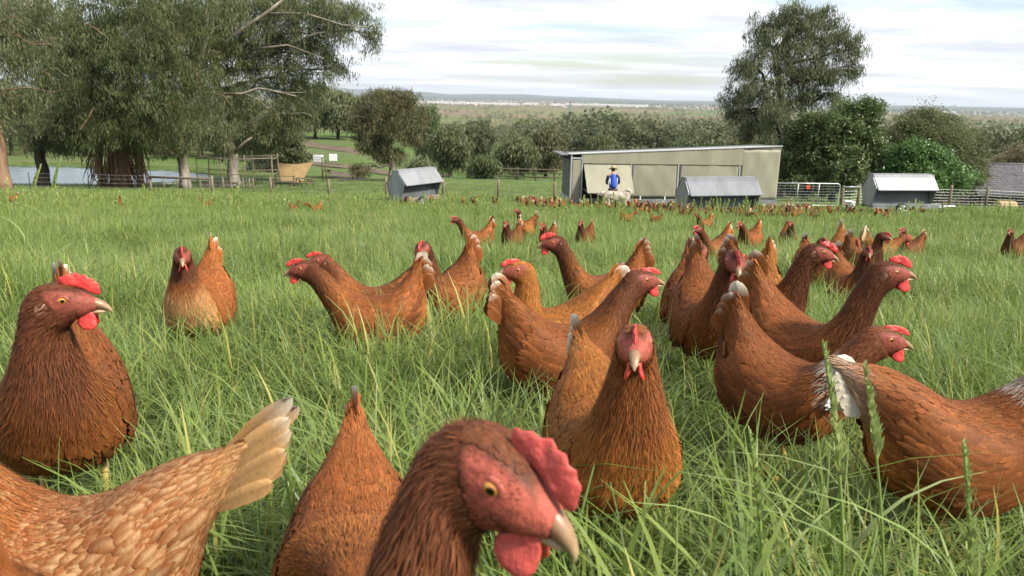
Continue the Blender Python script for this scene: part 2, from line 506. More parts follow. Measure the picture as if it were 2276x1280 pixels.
# ------------------------------------------------------------------ built things
M_PANEL = simple_mat('coop_sheeting', (0.285, 0.278, 0.200), 0.5, 0, 0.15, 1.3, 0.05, (1, 1, .35), spec=0.3)
M_ROOFW = simple_mat('white_trim', (0.48, 0.49, 0.48), 0.45, 0, 0.08, 2.0)
M_ALU = simple_mat('aluminium', (0.55, 0.56, 0.56), 0.42, 0.5, 0.10, 4.0)
M_DKGREY = simple_mat('dark_grey_steel', (0.125, 0.130, 0.130), 0.5, 0.1, 0.15, 1.5)
M_BLACK = simple_mat('shade_black', (0.02, 0.02, 0.02), 0.8, 0, 0.2, 3.0)
M_GALV = simple_mat('galvanised_sheet', (0.300, 0.325, 0.325), 0.42, 0.45, 0.24, 2.2, 0.03, (1, 1, .3))
M_GALVD = simple_mat('galvanised_dull', (0.105, 0.118, 0.115), 0.5, 0.3, 0.28, 2.0, 0.03, (1, 1, .3))
M_CANOPY = simple_mat('canopy_sheet', (0.25, 0.26, 0.27), 0.45, 0.15, 0.16, 2.4, 0.02, (1, .4, .4))
M_TYRE = simple_mat('tyre_rubber', (0.022, 0.022, 0.023), 0.8, 0, 0.3, 12.0)
M_TIMBER = simple_mat('weathered_post', (0.185, 0.155, 0.105), 0.85, 0, 0.30, 14.0, 0.3, (1, 1, 0.15), 0.15)
M_TIMBERD = simple_mat('dark_rail', (0.115, 0.095, 0.062), 0.85, 0, 0.30, 10.0, 0.3, None, 0.15)
M_WIRE = simple_mat('fence_wire', (0.30, 0.31, 0.31), 0.5, 0.5, 0.1, 4.0)
M_PICKET = simple_mat('star_picket', (0.035, 0.036, 0.034), 0.7, 0.2, 0.2, 8.0)
M_WHITEP = simple_mat('white_plastic', (0.78, 0.79, 0.79), 0.5, 0, 0.06, 3.0)
M_REDTAG = simple_mat('orange_red_plate', (0.72, 0.075, 0.030), 0.5, 0, 0.06, 5.0)
M_CLOTH = simple_mat('shade_cloth', (0.235, 0.165, 0.078), 0.85, 0, 0.16, 1.4, 0.1, spec=0.1)
M_RUST = simple_mat('rusty_skirt', (0.25, 0.20, 0.155), 0.8, 0.1, 0.30, 3.0, 0.1)

def wheel(parent, loc, ax, R=.28, wdt=.17):
    """tyre with rim and five spokes, turned about local y"""
    t = MB(); n, k = 28, 10
    V = [((R - .06 + .06 * math.cos(b)) * math.cos(a), wdt / 2 * math.sin(b), (R - .06 + .06 * math.cos(b)) * math.sin(a)) for a in np.arange(n) / n * 2 * math.pi for b in np.arange(k) / k * 2 * math.pi]
    F = [(i * k + j, i * k + (j + 1) % k, ((i + 1) % n) * k + (j + 1) % k, ((i + 1) % n) * k + j) for i in range(n) for j in range(k)]
    t.add(V, F)
    w = t.build('wheel', M_TYRE, parent, True); w.location = loc; w.rotation_euler = (0, 0, ax)
    r = MB(); a = np.arange(25) / 24 * 2 * math.pi
    for sy in (-1, 1):
        r.tube(np.c_[(R * .70) * np.cos(a), np.full(25, sy * wdt * .36), (R * .70) * np.sin(a)], .022, 6, cap=False)
        for q in range(5):
            b = q * 2 * math.pi / 5
            r.tube([(0, sy * wdt * .30, 0), (R * .70 * math.cos(b), sy * wdt * .36, R * .70 * math.sin(b))], [.030, .022], 6)
        r.tube([(0, sy * wdt * .26, 0), (0, sy * wdt * .42, 0)], [.06, .05], 10)
    r.build('rim', M_ALU, w, True)
    return w

# ---- mobile hen coop
def build_coop():
    p0 = on_ground(1265, 33.5)
    root = empty('mobile_coop', p0, math.radians(6), 'long olive green hen coop on wheels with one flap propped open', 'coop')
    L, D = 9.35, 2.45
    zb, zl, zr = 0.36, 2.28, 2.74
    zt = lambda x: zl + (zr - zl) * x / L
    XR = L - 1.72                   # start of the tall end panel
    def wallq(name, x0, x1, z0, z1a, z1b, mat, y0=0.0, th=.03, label=None):
        mb = MB(); V = [(x0, y0, z0), (x1, y0, z0), (x1, y0, z1b), (x0, y0, z1a), (x0, y0 + th, z0), (x1, y0 + th, z0), (x1, y0 + th, z1b), (x0, y0 + th, z1a)]
        mb.add(V, [(0, 1, 2, 3), (7, 6, 5, 4), (0, 4, 5, 1), (1, 5, 6, 2), (2, 6, 7, 3), (3, 7, 4, 0)])
        return mb.build(name, mat, root, label=label)
    # body shell behind the curtains
    sh = MB()
    sh.prism([(0.06, zb), (0.10, zb), (0.10, zt(.1) - .06), (0.06, zt(.06) - .06)], .05, D)
    sh.build('left_end_wall', M_DKGREY, root)  # dark grey puts the shadow on this end into its colour
    wallq('right_end_wall', L - .05, L - .01, zb, zt(L) - .05, zt(L) - .05, M_PANEL, .04, D - .04)
    wallq('back_wall', .1, L - .06, zb, zt(.1) - .06, zt(L) - .06, M_DKGREY, D - .03, .03)
    wallq('interior_shade', .12, L - .1, zb + .05, zt(.1) - .1, zt(L) - .1, M_BLACK, .30, .02)  # black sheet behind the curtains, put in for the shade inside the coop
    MB().box((0, -.02, .22), (L, D, zb)).build('floor_platform', M_ALU, root)
    MB().box((.02, -.035, .20), (L - .02, -.022, zb + .045)).build('front_rail', M_GALV, root)
    rf = MB(); V = []
    for y in (-.06, D + .06):
        for x in (-.06, L + .02): V += [(x, y, zt(x) - (.16 if y > 0 else 0)), (x, y, zt(x) + .04 - (.16 if y > 0 else 0))]
    rf.add(V, [(0, 2, 6, 4), (1, 5, 7, 3), (0, 1, 3, 2), (4, 6, 7, 5), (0, 4, 5, 1), (2, 3, 7, 6)])
    rf.build('roof', M_ROOFW, root)
    MB().box((-.42, .05, zl - .05), (-.061, D, zl - .02)).build('roof_overhang', M_DKGREY, root)
    MB().box((-.14, .05, zl - .20), (.05, D - .1, zl - .03)).build('gutter', M_BLACK, root)
    # front frame
    for x in (0.03, .50, 2.66, 4.76, XR - .10): 
        MB().box((x - .03, -.015, zb + .01), (x + .03, .055, zt(x) - .02)).build('post', M_ALU, root)
    MB().box((.07, -.012, zt(.25) - .20), (.46, .05, zt(.25) - .14)).build('header', M_ALU, root)
    dr = wallq('door', .09, .44, zb + .05, zt(.1) - .24, zt(.4) - .24, M_PANEL, -.004, .03)
    MB().tube([(.40, -.03, 1.25), (.40, -.03, 1.40)], .012, 6).build('handle', M_ALU, dr)
    wallq('fascia', .53, XR, zt(.53) - .40, zt(.53) - .01, zt(XR) - .01, M_PANEL, -.030, .014)
    a = MB(); x0, x1 = .53, XR
    a.add([(x0, -.016, zt(x0) - .43), (x1, -.016, zt(x0) - .37), (x1, -.002, zt(x0) - .37), (x0, -.002, zt(x0) - .43)], [(0, 1, 2, 3)])
    # curtains, slightly slack cloth
    def curtain(x0, x1, z0, z1, sag=.02, seed=0):
        mb = MB(); n, m_ = 24, 14; r = np.random.default_rng(seed)
        xs, zs = np.linspace(x0, x1, n), np.linspace(z0, z1, m_)
        V = []
        for z in zs:
            for x in xs:
                u, v = (x - x0) / (x1 - x0), (z - z0) / (z1 - z0)
                y = -sag * math.sin(math.pi * u) * math.sin(math.pi * v) + .006 * math.sin(14 * (u + v * .6) + seed) + .004 * math.sin(23 * (u - .5 * v) + seed)
                V.append((x, y + .012, z))
        F = [(i * n + j, i * n + j + 1, (i + 1) * n + j + 1, (i + 1) * n + j) for i in range(m_ - 1) for j in range(n - 1)]
        mb.add(V, F)
        o = mb.build('curtain', M_PANEL, root, True)
        sol = o.modifiers.new('thick', 'SOLIDIFY'); sol.thickness = .006
        return o
    curtain(2.71, 4.71, zb + .09, zt(2.7) - .42, .03, 1)
    curtain(4.83, XR - .16, zb + .09, zt(2.7) - .36, .03, 2)
    curtain(XR - .02, L - .02, zb + .02, zt(L) - .13, .02, 3)
    wallq('end_panel_top', XR - .02, L - .01, zt(L) - .125, zt(XR) - .005, zt(L) - .005, M_PANEL, -.008, .03)
    # the propped flap: hinged at the top, its foot swung out
    fl = MB(); z1, z0 = zt(.6) - .45, zb + .34
    V = [(.57, .0, z1), (2.60, .0, z1), (2.70, -.62, z0), (.66, -.62, z0)]
    V += [(x, y + .03, z) for x, y, z in V]
    fl.add(V, [(3, 2, 1, 0), (4, 5, 6, 7), (0, 1, 5, 4), (1, 2, 6, 5), (2, 3, 7, 6), (3, 0, 4, 7)])
    f = fl.build('flap', M_PANEL, root, label='sheet flap propped open at an angle')
    for xa, xb in ((.66, .62), (2.66, 2.62)): MB().tube([(xa, -.60, z0 + .05), (xb, .0, z0 + .10)], .014, 6).build('prop', M_ALU, f)
    for x in (1.4, 7.6): wheel(root, (x, .35, .20), 0, .30, .18)
    for x in (3.1, 4.2, 5.6): MB().box((x, -.05, zb), (x + .05, -.036, zb + .16)).build('clip', M_WHITEP, root)
build_coop()

# ---- hopper feeders on trailers
def build_feeder(px, d, rz, label, wheels=True, drawbar=False, L=2.75, lift=0.0, skirt=None, can=None):
    p = on_ground(px, d).copy(); p[2] += lift
    root = empty('feed_trailer', p, math.radians(rz), label, 'feeder', 'hopper feed trailers')
    h = L / 2
    hexa = [(-.16, 1.72), (.16, 1.72), (.17, 1.60), (.52, 1.16), (.28, .42), (-.28, .42), (-.52, 1.16), (-.17, 1.60)]
    for x0 in (-h, h - .03):
        e = MB(); V = [(x0, y, z) for y, z in hexa] + [(x0 + .03, y, z) for y, z in hexa]; n = 8
        e.add(V, [tuple(range(n))[::-1], tuple(range(n, 2 * n))] + [(i, (i + 1) % n, (i + 1) % n + n, i + n) for i in range(n)])
        e.build('end_plate', M_GALV, root)
        r = MB()
        for i in range(n):
            a_, b_ = hexa[i], hexa[(i + 1) % n]
            xx = x0 - .004 if x0 < 0 else x0 + .034
            r.tube([(xx, a_[0], a_[1]), (xx, b_[0], b_[1])], .012, 5)
        r.build('end_rim', M_GALVD, root)
    for sg in (-1, 1):
        c = MB(); q = [(.15, 1.725), (.19, 1.60), (.60, 1.13), (.60, 1.10), (.575, 1.10), (.17, 1.57), (.13, 1.70)]
        V = [(x, sg * y, z) for x in (-h + .05 - (.07 if False else 0), h + .06) for y, z in q]; n = len(q)
        F = [(i, (i + 1) % n, (i + 1) % n + n, i + n) for i in range(n)] + [tuple(range(n))[::-1], tuple(range(n, 2 * n))]
        c.add(V, F); c.build('canopy', can or M_CANOPY, root)
        w = MB(); q = [(.12, 1.60), (.12, 1.10), (.235, .46), (.215, .46), (.10, 1.10), (.10, 1.60)]
        V = [(x, sg * y, z) for x in (-h + .031, h - .031) for y, z in q]; n = len(q)
        w.add(V, [(i, (i + 1) % n, (i + 1) % n + n, i + n) for i in range(n)] + [tuple(range(n))[::-1], tuple(range(n, 2 * n))])
        w.build('hopper_wall', M_GALVD, root)
        t = MB(); t.box((-h + .032, min(sg * .235, sg * .40), .43), (h - .032, max(sg * .235, sg * .40), .445)); t.box((-h + .032, min(sg * .40, sg * .415), .43), (h - .032, max(sg * .40, sg * .415), .53))
        t.build('feed_trough', M_GALV if skirt is None else skirt, root)
    MB().box((-h + .031, -.15, 1.725), (h - .031, .15, 1.745)).build('lid', M_CANOPY, root)
    fr = MB()
    for y in (-.40, .36): fr.box((-h, y, .33), (h + (.35 if drawbar else 0), y + .05, .415))
    for x in (-h + .1, 0, h - .15): fr.box((x, -.349, .345), (x + .06, .359, .405))
    fr.build('chassis', M_GALV if skirt is None else skirt, root)
    if drawbar:
        db = MB(); db.tube([(h + .3, -.38, .37), (h + 1.05, 0, .37)], .04, 6).tube([(h + .3, .38, .37), (h + 1.05, 0, .37)], .04, 6).tube([(h + 1.0, 0, .37), (h + 1.35, 0, .37)], .045, 8)
        db.build('drawbar', M_ALU, root)
        MB().tube([(h + .55, -.3, .55), (h + .55, -.3, .08)], .03, 8).build('jack_stand', M_DKGREY, root)
    if wheels:
        MB().tube([(-.15, -.58, .27), (-.15, .58, .27)], .03, 8).build('axle', M_DKGREY, root)
        for y in (-.56, .56): wheel(root, (-.15, y, .27), 0, .30, .17)
    return root
build_feeder(922, 34.6, 56, 'grey hopper feeder on a wheeled trailer, standing askew in front of the left fence', skirt=M_RUST, L=2.5, lift=-.16)
build_feeder(1592, 29.2, 15, 'grey hopper feeder deep in the grass in front of the coop, middle of the three', L=2.95, lift=-.36, can=simple_mat('dull_canopy', (.135, .145, .16), .5, .15, .25, 2.0, .03, (1, .4, .4)))
build_feeder(1990, 32.8, 9, 'grey hopper feeder with bright sloping canopy and drawbar, right of the gate', drawbar=True, L=2.75)

# ---- fences
def wire_fence(name, label, posts, h=1.15, r=.055, wires=(.35, .6, .85, 1.08), mat=M_TIMBER, pick=()):
    root = empty(name, posts[0], 0, label, 'fence')
    o0 = np.array(posts[0])
    prev = None
    for i, p in enumerate(posts):
        q = np.array(p) - o0; lean = rng.normal(0, .012, 2)
        hh = h * random.uniform(.94, 1.06)
        mb = MB()
        if i in pick: mb.tube([q - (0, 0, .2), q + (lean[0], lean[1], hh * 1.05)], .025, 5); mm = M_PICKET
        else: mb.tube([q - (0, 0, .2), q + (lean[0] * .5, lean[1] * .5, hh * .5), q + (lean[0], lean[1], hh)], [r * 1.1, r, r * .95], 9); mm = mat
        mb.build('post', mm, root, True)
    for w in wires:
        mb = MB()
        for a_, b_ in zip(posts[:-1], posts[1:]):
            A, B = np.array(a_) - o0 + (0, 0, w), np.array(b_) - o0 + (0, 0, w)
            mb.tube([A, (A + B) / 2 - (0, 0, .015), B], .0055, 3, cap=False)
        mb.build('wire', M_WIRE, root)
    return root, o0
FP = [on_ground(px, d) for px, d in ((-60, 44.5), (68, 45), (200, 45.5), (337, 46), (473, 46), (603, 46), (732, 46), (859, 46), (985, 45), (1107, 44), (1232, 43))]
fr, o0 = wire_fence('paddock_fence', 'timber post and wire fence along the far edge of the pasture at left', FP, 1.15, .075, pick=(1, 2))
A, B = FP[3] - o0, FP[4] - o0
MB().tube([A + (0, -.08, 1.02), (A + B) / 2 + (0, -.08, .99), B + (0, -.08, .97)], .07, 9).build('rail', M_TIMBERD, fr, True)
GP = [on_ground(px, d) for px, d in ((1868, 39.5), (1905, 39.8), (2108, 41), (2188, 41.8), (2290, 42.5))]
fr2, o2 = wire_fence('boundary_fence', 'post and wire mesh fence running from the gate towards the house', GP, 1.25, .075, (.15, .3, .45, .6, .75, .9, 1.05))
MB().tube([GP[0] - o2 + (0, -.06, 1.12), GP[1] - o2 + (0, -.06, 1.10)], .045, 8).build('rail', M_GALV, fr2, True)
mesh_v = MB()
for a_, b_ in zip(GP[:-1], GP[1:]):
    n = int(np.linalg.norm(b_ - a_) / .3)
    for t in np.linspace(0, 1, n, endpoint=False)[1:]:
        q = a_ * (1 - t) + b_ * t - o2; mesh_v.tube([q + (0, 0, .1), q + (0, 0, 1.06)], .004, 3, cap=False)
mesh_v.build('mesh_wire', M_WIRE, fr2, kind='stuff')
# rails of the cattle yard far below
YP = [on_ground(px, d) for px, d in ((1110, 98), (1150, 97), (1190, 96), (1232, 95), (1275, 94))]
yr = empty('yard_fence', YP[0], 0, 'grey rail yard fence among the trees left of the coop', 'fence')
for p in YP: MB().tube([p - YP[0] - (0, 0, .2), p - YP[0] + (0, 0, 1.6)], .09, 7).build('post', M_TIMBER, yr)
for hgt in (.5, .95, 1.4):
    mb = MB()
    for a_, b_ in zip(YP[:-1], YP[1:]): mb.tube([a_ - YP[0] + (0, -.12, hgt), b_ - YP[0] + (0, -.12, hgt)], .06, 6)
    mb.build('rail', M_TIMBER, yr)

# ---- galvanised gate
def build_gate():
    a, b = on_ground(1716, 38.6), on_ground(1861, 39.3)
    root = empty('metal_gate', a, math.atan2(b[1] - a[1], b[0] - a[0]), 'galvanised tube farm gate with wire infill and an orange red plate', 'gate')
    w = math.hypot(b[0] - a[0], b[1] - a[1]); dz = b[2] - a[2]; z0, z1 = .18, 1.28
    P = lambda x, z: (x, 0, z + dz * x / w)
    fr = MB(); fr.tube([P(0, z0), P(0, z1), P(w * .5, z1), P(w - .12, z1), P(w - .03, z1 - .04), P(w, z1 - .13), P(w, z0), P(w * .5, z0), P(0, z0)], .024, 7)
    fr.build('frame', M_ALU, root, True)
    for t in (.36, .68): MB().tube([P(w * t, z0), P(w * t, z1)], .020, 7).build('stay', M_ALU, root, True)
    iw = MB()
    for z in np.linspace(z0, z1, 9)[1:-1]: iw.tube([P(0, z), P(w * .5, z), P(w, z)], .006, 4, cap=False)
    for x in np.linspace(0, w, 13)[1:-1]: iw.tube([P(x, z0), P(x, z1)], .005, 3, cap=False)
    iw.build('infill_wire', M_WIRE, root)
    MB().box((w * .48, -.05, z1 - .30), (w * .48 + .18, -.035, z1 - .12)).build('warning_plate', M_REDTAG, root)
build_gate()

# ---- white bucket
def build_bucket():
    p = on_ground(1886, 34.5)
    root = empty('bucket', p, 0, 'white plastic drum standing between the gate post and the right feeder', 'bucket')
    mb = MB(); n = 20; a = np.arange(n) / n * 2 * math.pi; prof = [(.0, 0), (.18, 0), (.205, .25), (.22, .50), (.23, .52), (.215, .53), (.20, .50), (.17, .04), (0, .03)]
    V = [(r_ * math.cos(t), r_ * math.sin(t), z) for r_, z in prof for t in a]
    mb.add(V, [(i * n + j, i * n + (j + 1) % n, (i + 1) * n + (j + 1) % n, (i + 1) * n + j) for i in range(len(prof) - 1) for j in range(n)])
    mb.build('drum', M_WHITEP, root, True)
    MB().tube([(-.225, 0, .47), (-.17, -.12, .36), (0, -.23, .30), (.17, -.12, .36), (.225, 0, .47)], .006, 5).build('handle', M_WIRE, root, True)
build_bucket()

# ---- netted cage, garden stakes, shade cloth, bench, posts
def build_cage():
    o = on_ground(440, 56)
    root = empty('netted_cage', o, math.radians(6), 'bird netting cage on rough poles under the gum trees', 'cage')
    Wd, D, H = 5.3, 3.0, 2.15
    pts = [(0, 0), (1.7, 0), (3.4, 0), (Wd, 0), (0, D), (1.7, D), (3.4, D), (Wd, D)]
    for i, (x, y) in enumerate(pts):
        ln = rng.normal(0, .08, 2); hh = H * (1.0 if x < 3 else 1.12) * random.uniform(.96, 1.05)
        MB().tube([(x, y, -.2), (x + ln[0], y + ln[1], hh)], [.05, .04], 7).build('pole', M_TIMBER, root, True)
    rl = [((0, 0), (Wd, 0)), ((0, D), (Wd, D)), ((0, 0), (0, D)), ((Wd, 0), (Wd, D))]
    for (x0, y0), (x1, y1) in rl:
        for z in (H * .5, H):
            MB().tube([(x0, y0 - .05, z), ((x0 + x1) / 2, (y0 + y1) / 2 - .05, z - .05), (x1, y1 - .05, z * 1.04)], .032, 6).build('rail', M_TIMBER, root, True)
    nt = MB()
    sag = lambda u: -.12 * math.sin(math.pi * u)
    for x in np.arange(0, Wd, .16): nt.tube([(x, -.07, .02), (x, -.07, H + sag(x / Wd) * .3), (x, D, H + sag(x / Wd) * .3)], .0045, 3, cap=False)
    for z in np.arange(.15, H, .16): nt.tube([(0, -.07, z), (Wd / 2, -.07, z - .03), (Wd, -.07, z)], .0045, 3, cap=False)
    for y in np.arange(0, D, .2): nt.tube([(0, y, H), (Wd / 2, y, H - .1), (Wd, y, H)], .0045, 3, cap=False)
    nt.build('netting', simple_mat('bird_net', (.07, .075, .07), .8), root)
    MB().box((.3, .25, 0), (2.8, .30, .42)).build('lower_board', M_TIMBERD, root)
build_cage()
SP = [on_ground(px, d) for px, d in ((365, 50.5), (395, 51), (420, 51.2), (446, 50), (468, 50.5), (498, 50), (515, 51), (530, 51.3), (541, 51), (555, 51.5), (564, 51.7))]
wire_fence('garden_fence', 'row of thin pale stakes in front of the netted cage', SP, .95, .042, (.5, .8))

def build_sail():
    a, b = on_ground(612, 66), on_ground(718, 68)
    A = at(613, 361, 62.0); B = at(698, 359, 64.0); C = on_ground(674, 61.5) + (0, 0, .25); D = on_ground(618, 61) + (0, 0, .25)
    c = on_ground(655, 62)
    root = empty('shade_cloth', c, 0, 'sagging tan shade cloth stretched between posts on the paddock', 'shade cloth')
    n = 22; V = []
    for i in range(n):
        for j in range(n):
            u, v = i / (n - 1), j / (n - 1)
            top = A * (1 - u) + B * u; bot = D * (1 - u) + C * u
            top = top - np.array([0, 0, .16 * math.sin(math.pi * u)])
            p = top * (1 - v) + bot * v
            p = p + np.array([.10 * math.sin(math.pi * v) * (1 - 2 * u), -.35 * math.sin(math.pi * v) * math.sin(math.pi * u) + .05 * math.sin(9 * u + 3 * v), 0])
            V.append(p - c)
    o = MB().add(V, [(i * n + j, (i + 1) * n + j, (i + 1) * n + j + 1, i * n + j + 1) for i in range(n - 1) for j in range(n - 1)]).build('cloth', M_CLOTH, root, True)
    sm = o.modifiers.new('thick', 'SOLIDIFY'); sm.thickness = .01
    MB().tube([A - c, A - c + (-.05, 0, .1)], .02, 5).build('rope', M_WIRE, root)
    for (px, d, py) in ((718, 68, 350), (726, 68.6, 358)):
        g = on_ground(px, d); t = at(px, py, d)
        po = empty('sail_post', g, 0, 'tall dark post right of the tan shade cloth, the %s one' % ('thicker left' if px == 718 else 'thinner right'), 'post', 'posts by the shade cloth')
        MB().tube([(0, 0, -.2), (0, 0, t[2] - g[2])], .085 if px == 718 else .06, 8).build('pole', M_TIMBERD, po, True)
        MB().tube([(0, 0, t[2] - g[2]), (0, 0, t[2] - g[2] + .03)], .10, 8).build('cap', M_DKGREY, po)
    g = on_ground(632, 59.5)
    bn = empty('garden_bench', g, math.radians(4), 'brown timber bench standing in front of the tan shade cloth', 'bench')
    for z, y, nm in ((.45, -.1, 'seat'), (.45, .1, 'seat'), (.82, .28, 'backrest')):
        MB().box((-.75, y - .08, z), (.75, y + .08, z + .04)).build(nm, M_TIMBERD, bn)
    for x in (-.68, .68):
        for y in (-.14, .24): MB().box((x - .04, y - .04, -.05), (x + .04, y + .04, .445 if y < 0 else .9)).build('leg', M_TIMBERD, bn)
    g = on_ground(676, 60)
    tb = empty('picnic_table', g, math.radians(-10), 'small brown picnic table at the right foot of the shade cloth', 'table')
    for k in range(4): MB().box((-.7, -.36 + k * .185, .70), (.7, -.20 + k * .185, .74)).build('plank', M_TIMBERD, tb)
    for sy in (-.75, .60): MB().box((-.7, sy, .40), (.7, sy + .18, .44)).build('seat', M_TIMBERD, tb)
    for x in (-.5, .5):
        MB().tube([(x, -.7, 0), (x, -.15, .70)], .04, 6).tube([(x, .7, 0), (x, .15, .70)], .04, 6).tube([(x, -.7, .38), (x, .75, .38)], .035, 6).build('leg', M_TIMBERD, tb)
build_sail()

# ---- white cage tanks on the paddock
def build_tank(px, d, rz, label):
    p = on_ground(px, d)
    root = empty('caged_tank', p, math.radians(rz), label, 'tank', 'white caged tanks on the paddock')
    MB().box((-.58, -.48, .14), (.58, .48, 1.12)).build('tank', M_WHITEP, root)
    c = MB()
    for x in np.linspace(-.6, .6, 6): c.tube([(x, -.5, .12), (x, -.5, 1.15), (x, .5, 1.15), (x, .5, .12)], .013, 4)
    for z in (.3, .6, .9): c.tube([(-.6, -.5, z), (.6, -.5, z), (.6, .5, z), (-.6, .5, z), (-.6, -.5, z)], .013, 4)
    c.build('cage', M_ALU, root)
    MB().box((-.6, -.5, 0), (.6, .5, .13)).build('pallet', M_TIMBER, root)
    MB().tube([(0, 0, 1.12), (0, 0, 1.17)], .11, 10).build('cap', M_DKGREY, root)
build_tank(669, 118, 20, 'white caged tank on the paddock, leftmost of three, beside a small bush')
build_tank(708, 116, -8, 'white caged tank on the paddock, front one of three')
build_tank(741, 121, 12, 'white caged tank on the paddock, right one of three')

# ---- house with a tiled roof
def build_house():
    o = on_ground(2235, 58)
    root = empty('farmhouse', o, math.radians(-2), 'low timber farmhouse with a dark grey tiled roof at the right edge', 'house')
    eave = at(2235, 431, 56)[2] - o[2]
    rdg = at(2235, 367, 60.5)[2] - o[2]
    x0, x1 = -3.4, 9.5
    Mw = simple_mat('weatherboard', (0.155, 0.120, 0.085), 0.85, 0, 0.25, 5.0, 0.2, (0.2, 1, 6), 0.15)
    n = 12
    for k in range(n):
        z0 = -.5 + (eave + .4) / n * k; z1 = z0 + (eave + .4) / n - .012
        MB().add([(x0 + .4, 0, z0), (x1 - .4, 0, z0), (x1 - .4, .018, z1), (x0 + .4, .018, z1), (x0 + .4, .07, z0), (x1 - .4, .07, z0), (x1 - .4, .07, z1), (x0 + .4, .07, z1)],
                 [(0, 1, 2, 3), (0, 3, 7, 4), (1, 5, 6, 2), (3, 2, 6, 7), (0, 4, 5, 1)]).build('board', Mw, root)
    MB().box((x0 + .45, .08, -.5), (x1 - .45, 8.0, eave - .05)).build('wall', Mw, root)
    # roof: rows of rolled tiles
    Mt = simple_mat('roof_tiles', (0.115, 0.108, 0.112), 0.6, 0, 0.35, 3.0, 0.1, spec=0.4)
    ye, yr_ = -1.7, 3.0; rows = 15; cols = int((x1 - x0) / .3)
    for side in (0, 1):
        mb = MB()
        for k in range(rows):
            t0, t1 = k / rows, (k + 1.10) / rows
            ya, yb = ye + (yr_ - ye) * t0, ye + (yr_ - ye) * t1
            if side: ya, yb = 2 * yr_ - ya, 2 * yr_ - yb
            za, zb_ = eave + (rdg - eave) * t0 + .055, eave + (rdg - eave) * t1 + .012
            xs = np.linspace(x0, x1, cols * 4 + 1); prof = .035 * np.abs(np.sin(np.arange(len(xs)) * math.pi / 4)) + (rng.normal(0, .004, len(xs)))
            V = np.vstack([np.c_[xs, np.full(len(xs), ya), za - .05 + prof * .3 - .02], np.c_[xs, np.full(len(xs), ya), za + prof], np.c_[xs, np.full(len(xs), yb), zb_ + prof]]); m = len(xs)
            F = [(i, i + 1, m + i + 1, m + i) for i in range(m - 1)] + [(m + i, m + i + 1, 2 * m + i + 1, 2 * m + i) for i in range(m - 1)]
            mb.add(V, F)
        mb.build('roof', Mt, root, kind='stuff')
    MB().tube([(x0, yr_, rdg + .05), (x1, yr_, rdg + .05)], .11, 8).build('ridge_cap', Mt, root, True)
    MB().box((x0, ye - .13, eave - .16), (x1, ye - .002, eave - .02)).build('gutter', M_DKGREY, root)
    MB().box((x0, ye, eave - .14), (x1, .1, eave - .10)).build('soffit', M_TIMBERD, root)
    for x in (-2.9, -.9, 1.1, 3.1, 5.1): MB().box((x, ye + .15, -.6), (x + .13, ye + .28, eave - .145)).build('verandah_post', M_TIMBER, root)
    MB().box((x0 + .1, ye + .16, .72), (x1, ye + .22, .80)).build('rail', M_TIMBER, root)
    for x in (.2, 3.6):
        w = MB().box((x, -.04, .6), (x + 1.2, -.002, 1.6)).build('window', M_DKGREY, root)
        MB().box((x + .06, -.052, .66), (x + 1.14, -.042, 1.54)).build('pane', simple_mat('window_glass', (.05, .06, .065), .08, 0, .1, 2), w)
    MB().tube([(1.2, .9, eave + 1.4), (1.2, .9, eave + 2.0)], .05, 8).build('vent_pipe', M_WHITEP, root)
    g = on_ground(2134, 53)
    g = on_ground(2231, 49)
    b = empty('round_bale', (g[0], g[1], g[2] + .44), 0, 'round straw bale in front of the farmhouse wall', 'hay bale')
    Mh = simple_mat('straw', (.36, .26, .12), .9, 0, .3, 20, .4, (1, 8, 8), .1)
    bl = MB(); n = 30; a = np.arange(n) / n * 2 * math.pi
    for_r = .46 + rng.normal(0, .008, n)
    V = np.vstack([np.c_[np.full(n, x), for_r * k_ * np.cos(a), for_r * k_ * np.sin(a)] for x, k_ in ((-.55, .0), (-.58, .55), (-.55, .96), (-.45, 1), (0, 1.01), (.45, 1), (.55, .96), (.58, .55), (.55, 0))])
    bl.add(V, [(i * n + j, (i + 1) * n + j, (i + 1) * n + (j + 1) % n, i * n + (j + 1) % n) for i in range(8) for j in range(n)])
    bl.build('straw_roll', Mh, b, True)
    tw = MB()
    for x in (-.3, 0, .3): tw.tube([(x, .475 * math.cos(t), .475 * math.sin(t)) for t in np.linspace(0, 2 * math.pi, 25)], .006, 4, cap=False)
    tw.build('twine', M_WHITEP, b)
build_house()

# ---- power pylon out on the plain
def build_pylon():
    p = on_ground(1266, 1500)
    root = empty('power_pylon', p, .3, 'grey lattice power pylon standing among the far paddocks', 'pylon')
    H, b = 42.0, 4.2
    mb = MB(); hw = lambda z: b * (1 - z / H) ** 1.15 * .9 + .45
    zs = [0, 8, 15, 21, 26, 30, 33.5, 37, 42]
    for sx, sy in ((1, 1), (1, -1), (-1, -1), (-1, 1)): mb.tube([(sx * hw(z), sy * hw(z), z) for z in zs], .28, 4)
    for z0, z1 in zip(zs[:-1], zs[1:]):
        c = [(1, 1), (1, -1), (-1, -1), (-1, 1)]
        for i in range(4):
            a_, d_ = c[i], c[(i + 1) % 4]
            mb.tube([(a_[0] * hw(z0), a_[1] * hw(z0), z0), (d_[0] * hw(z1), d_[1] * hw(z1), z1)], .16, 3); mb.tube([(d_[0] * hw(z0), d_[1] * hw(z0), z0), (a_[0] * hw(z1), a_[1] * hw(z1), z1)], .16, 3)
    mb.build('tower', M_GALV, root)
    for z in (27, 32.5, 38):
        MB().tube([(-6.5, 0, z + .3), (0, 0, z + 1.2), (6.5, 0, z + .3)], .22, 4).tube([(-6.5, 0, z + .2), (6.5, 0, z + .2)], .2, 4).build('cross_arm', M_GALV, root)
build_pylon()

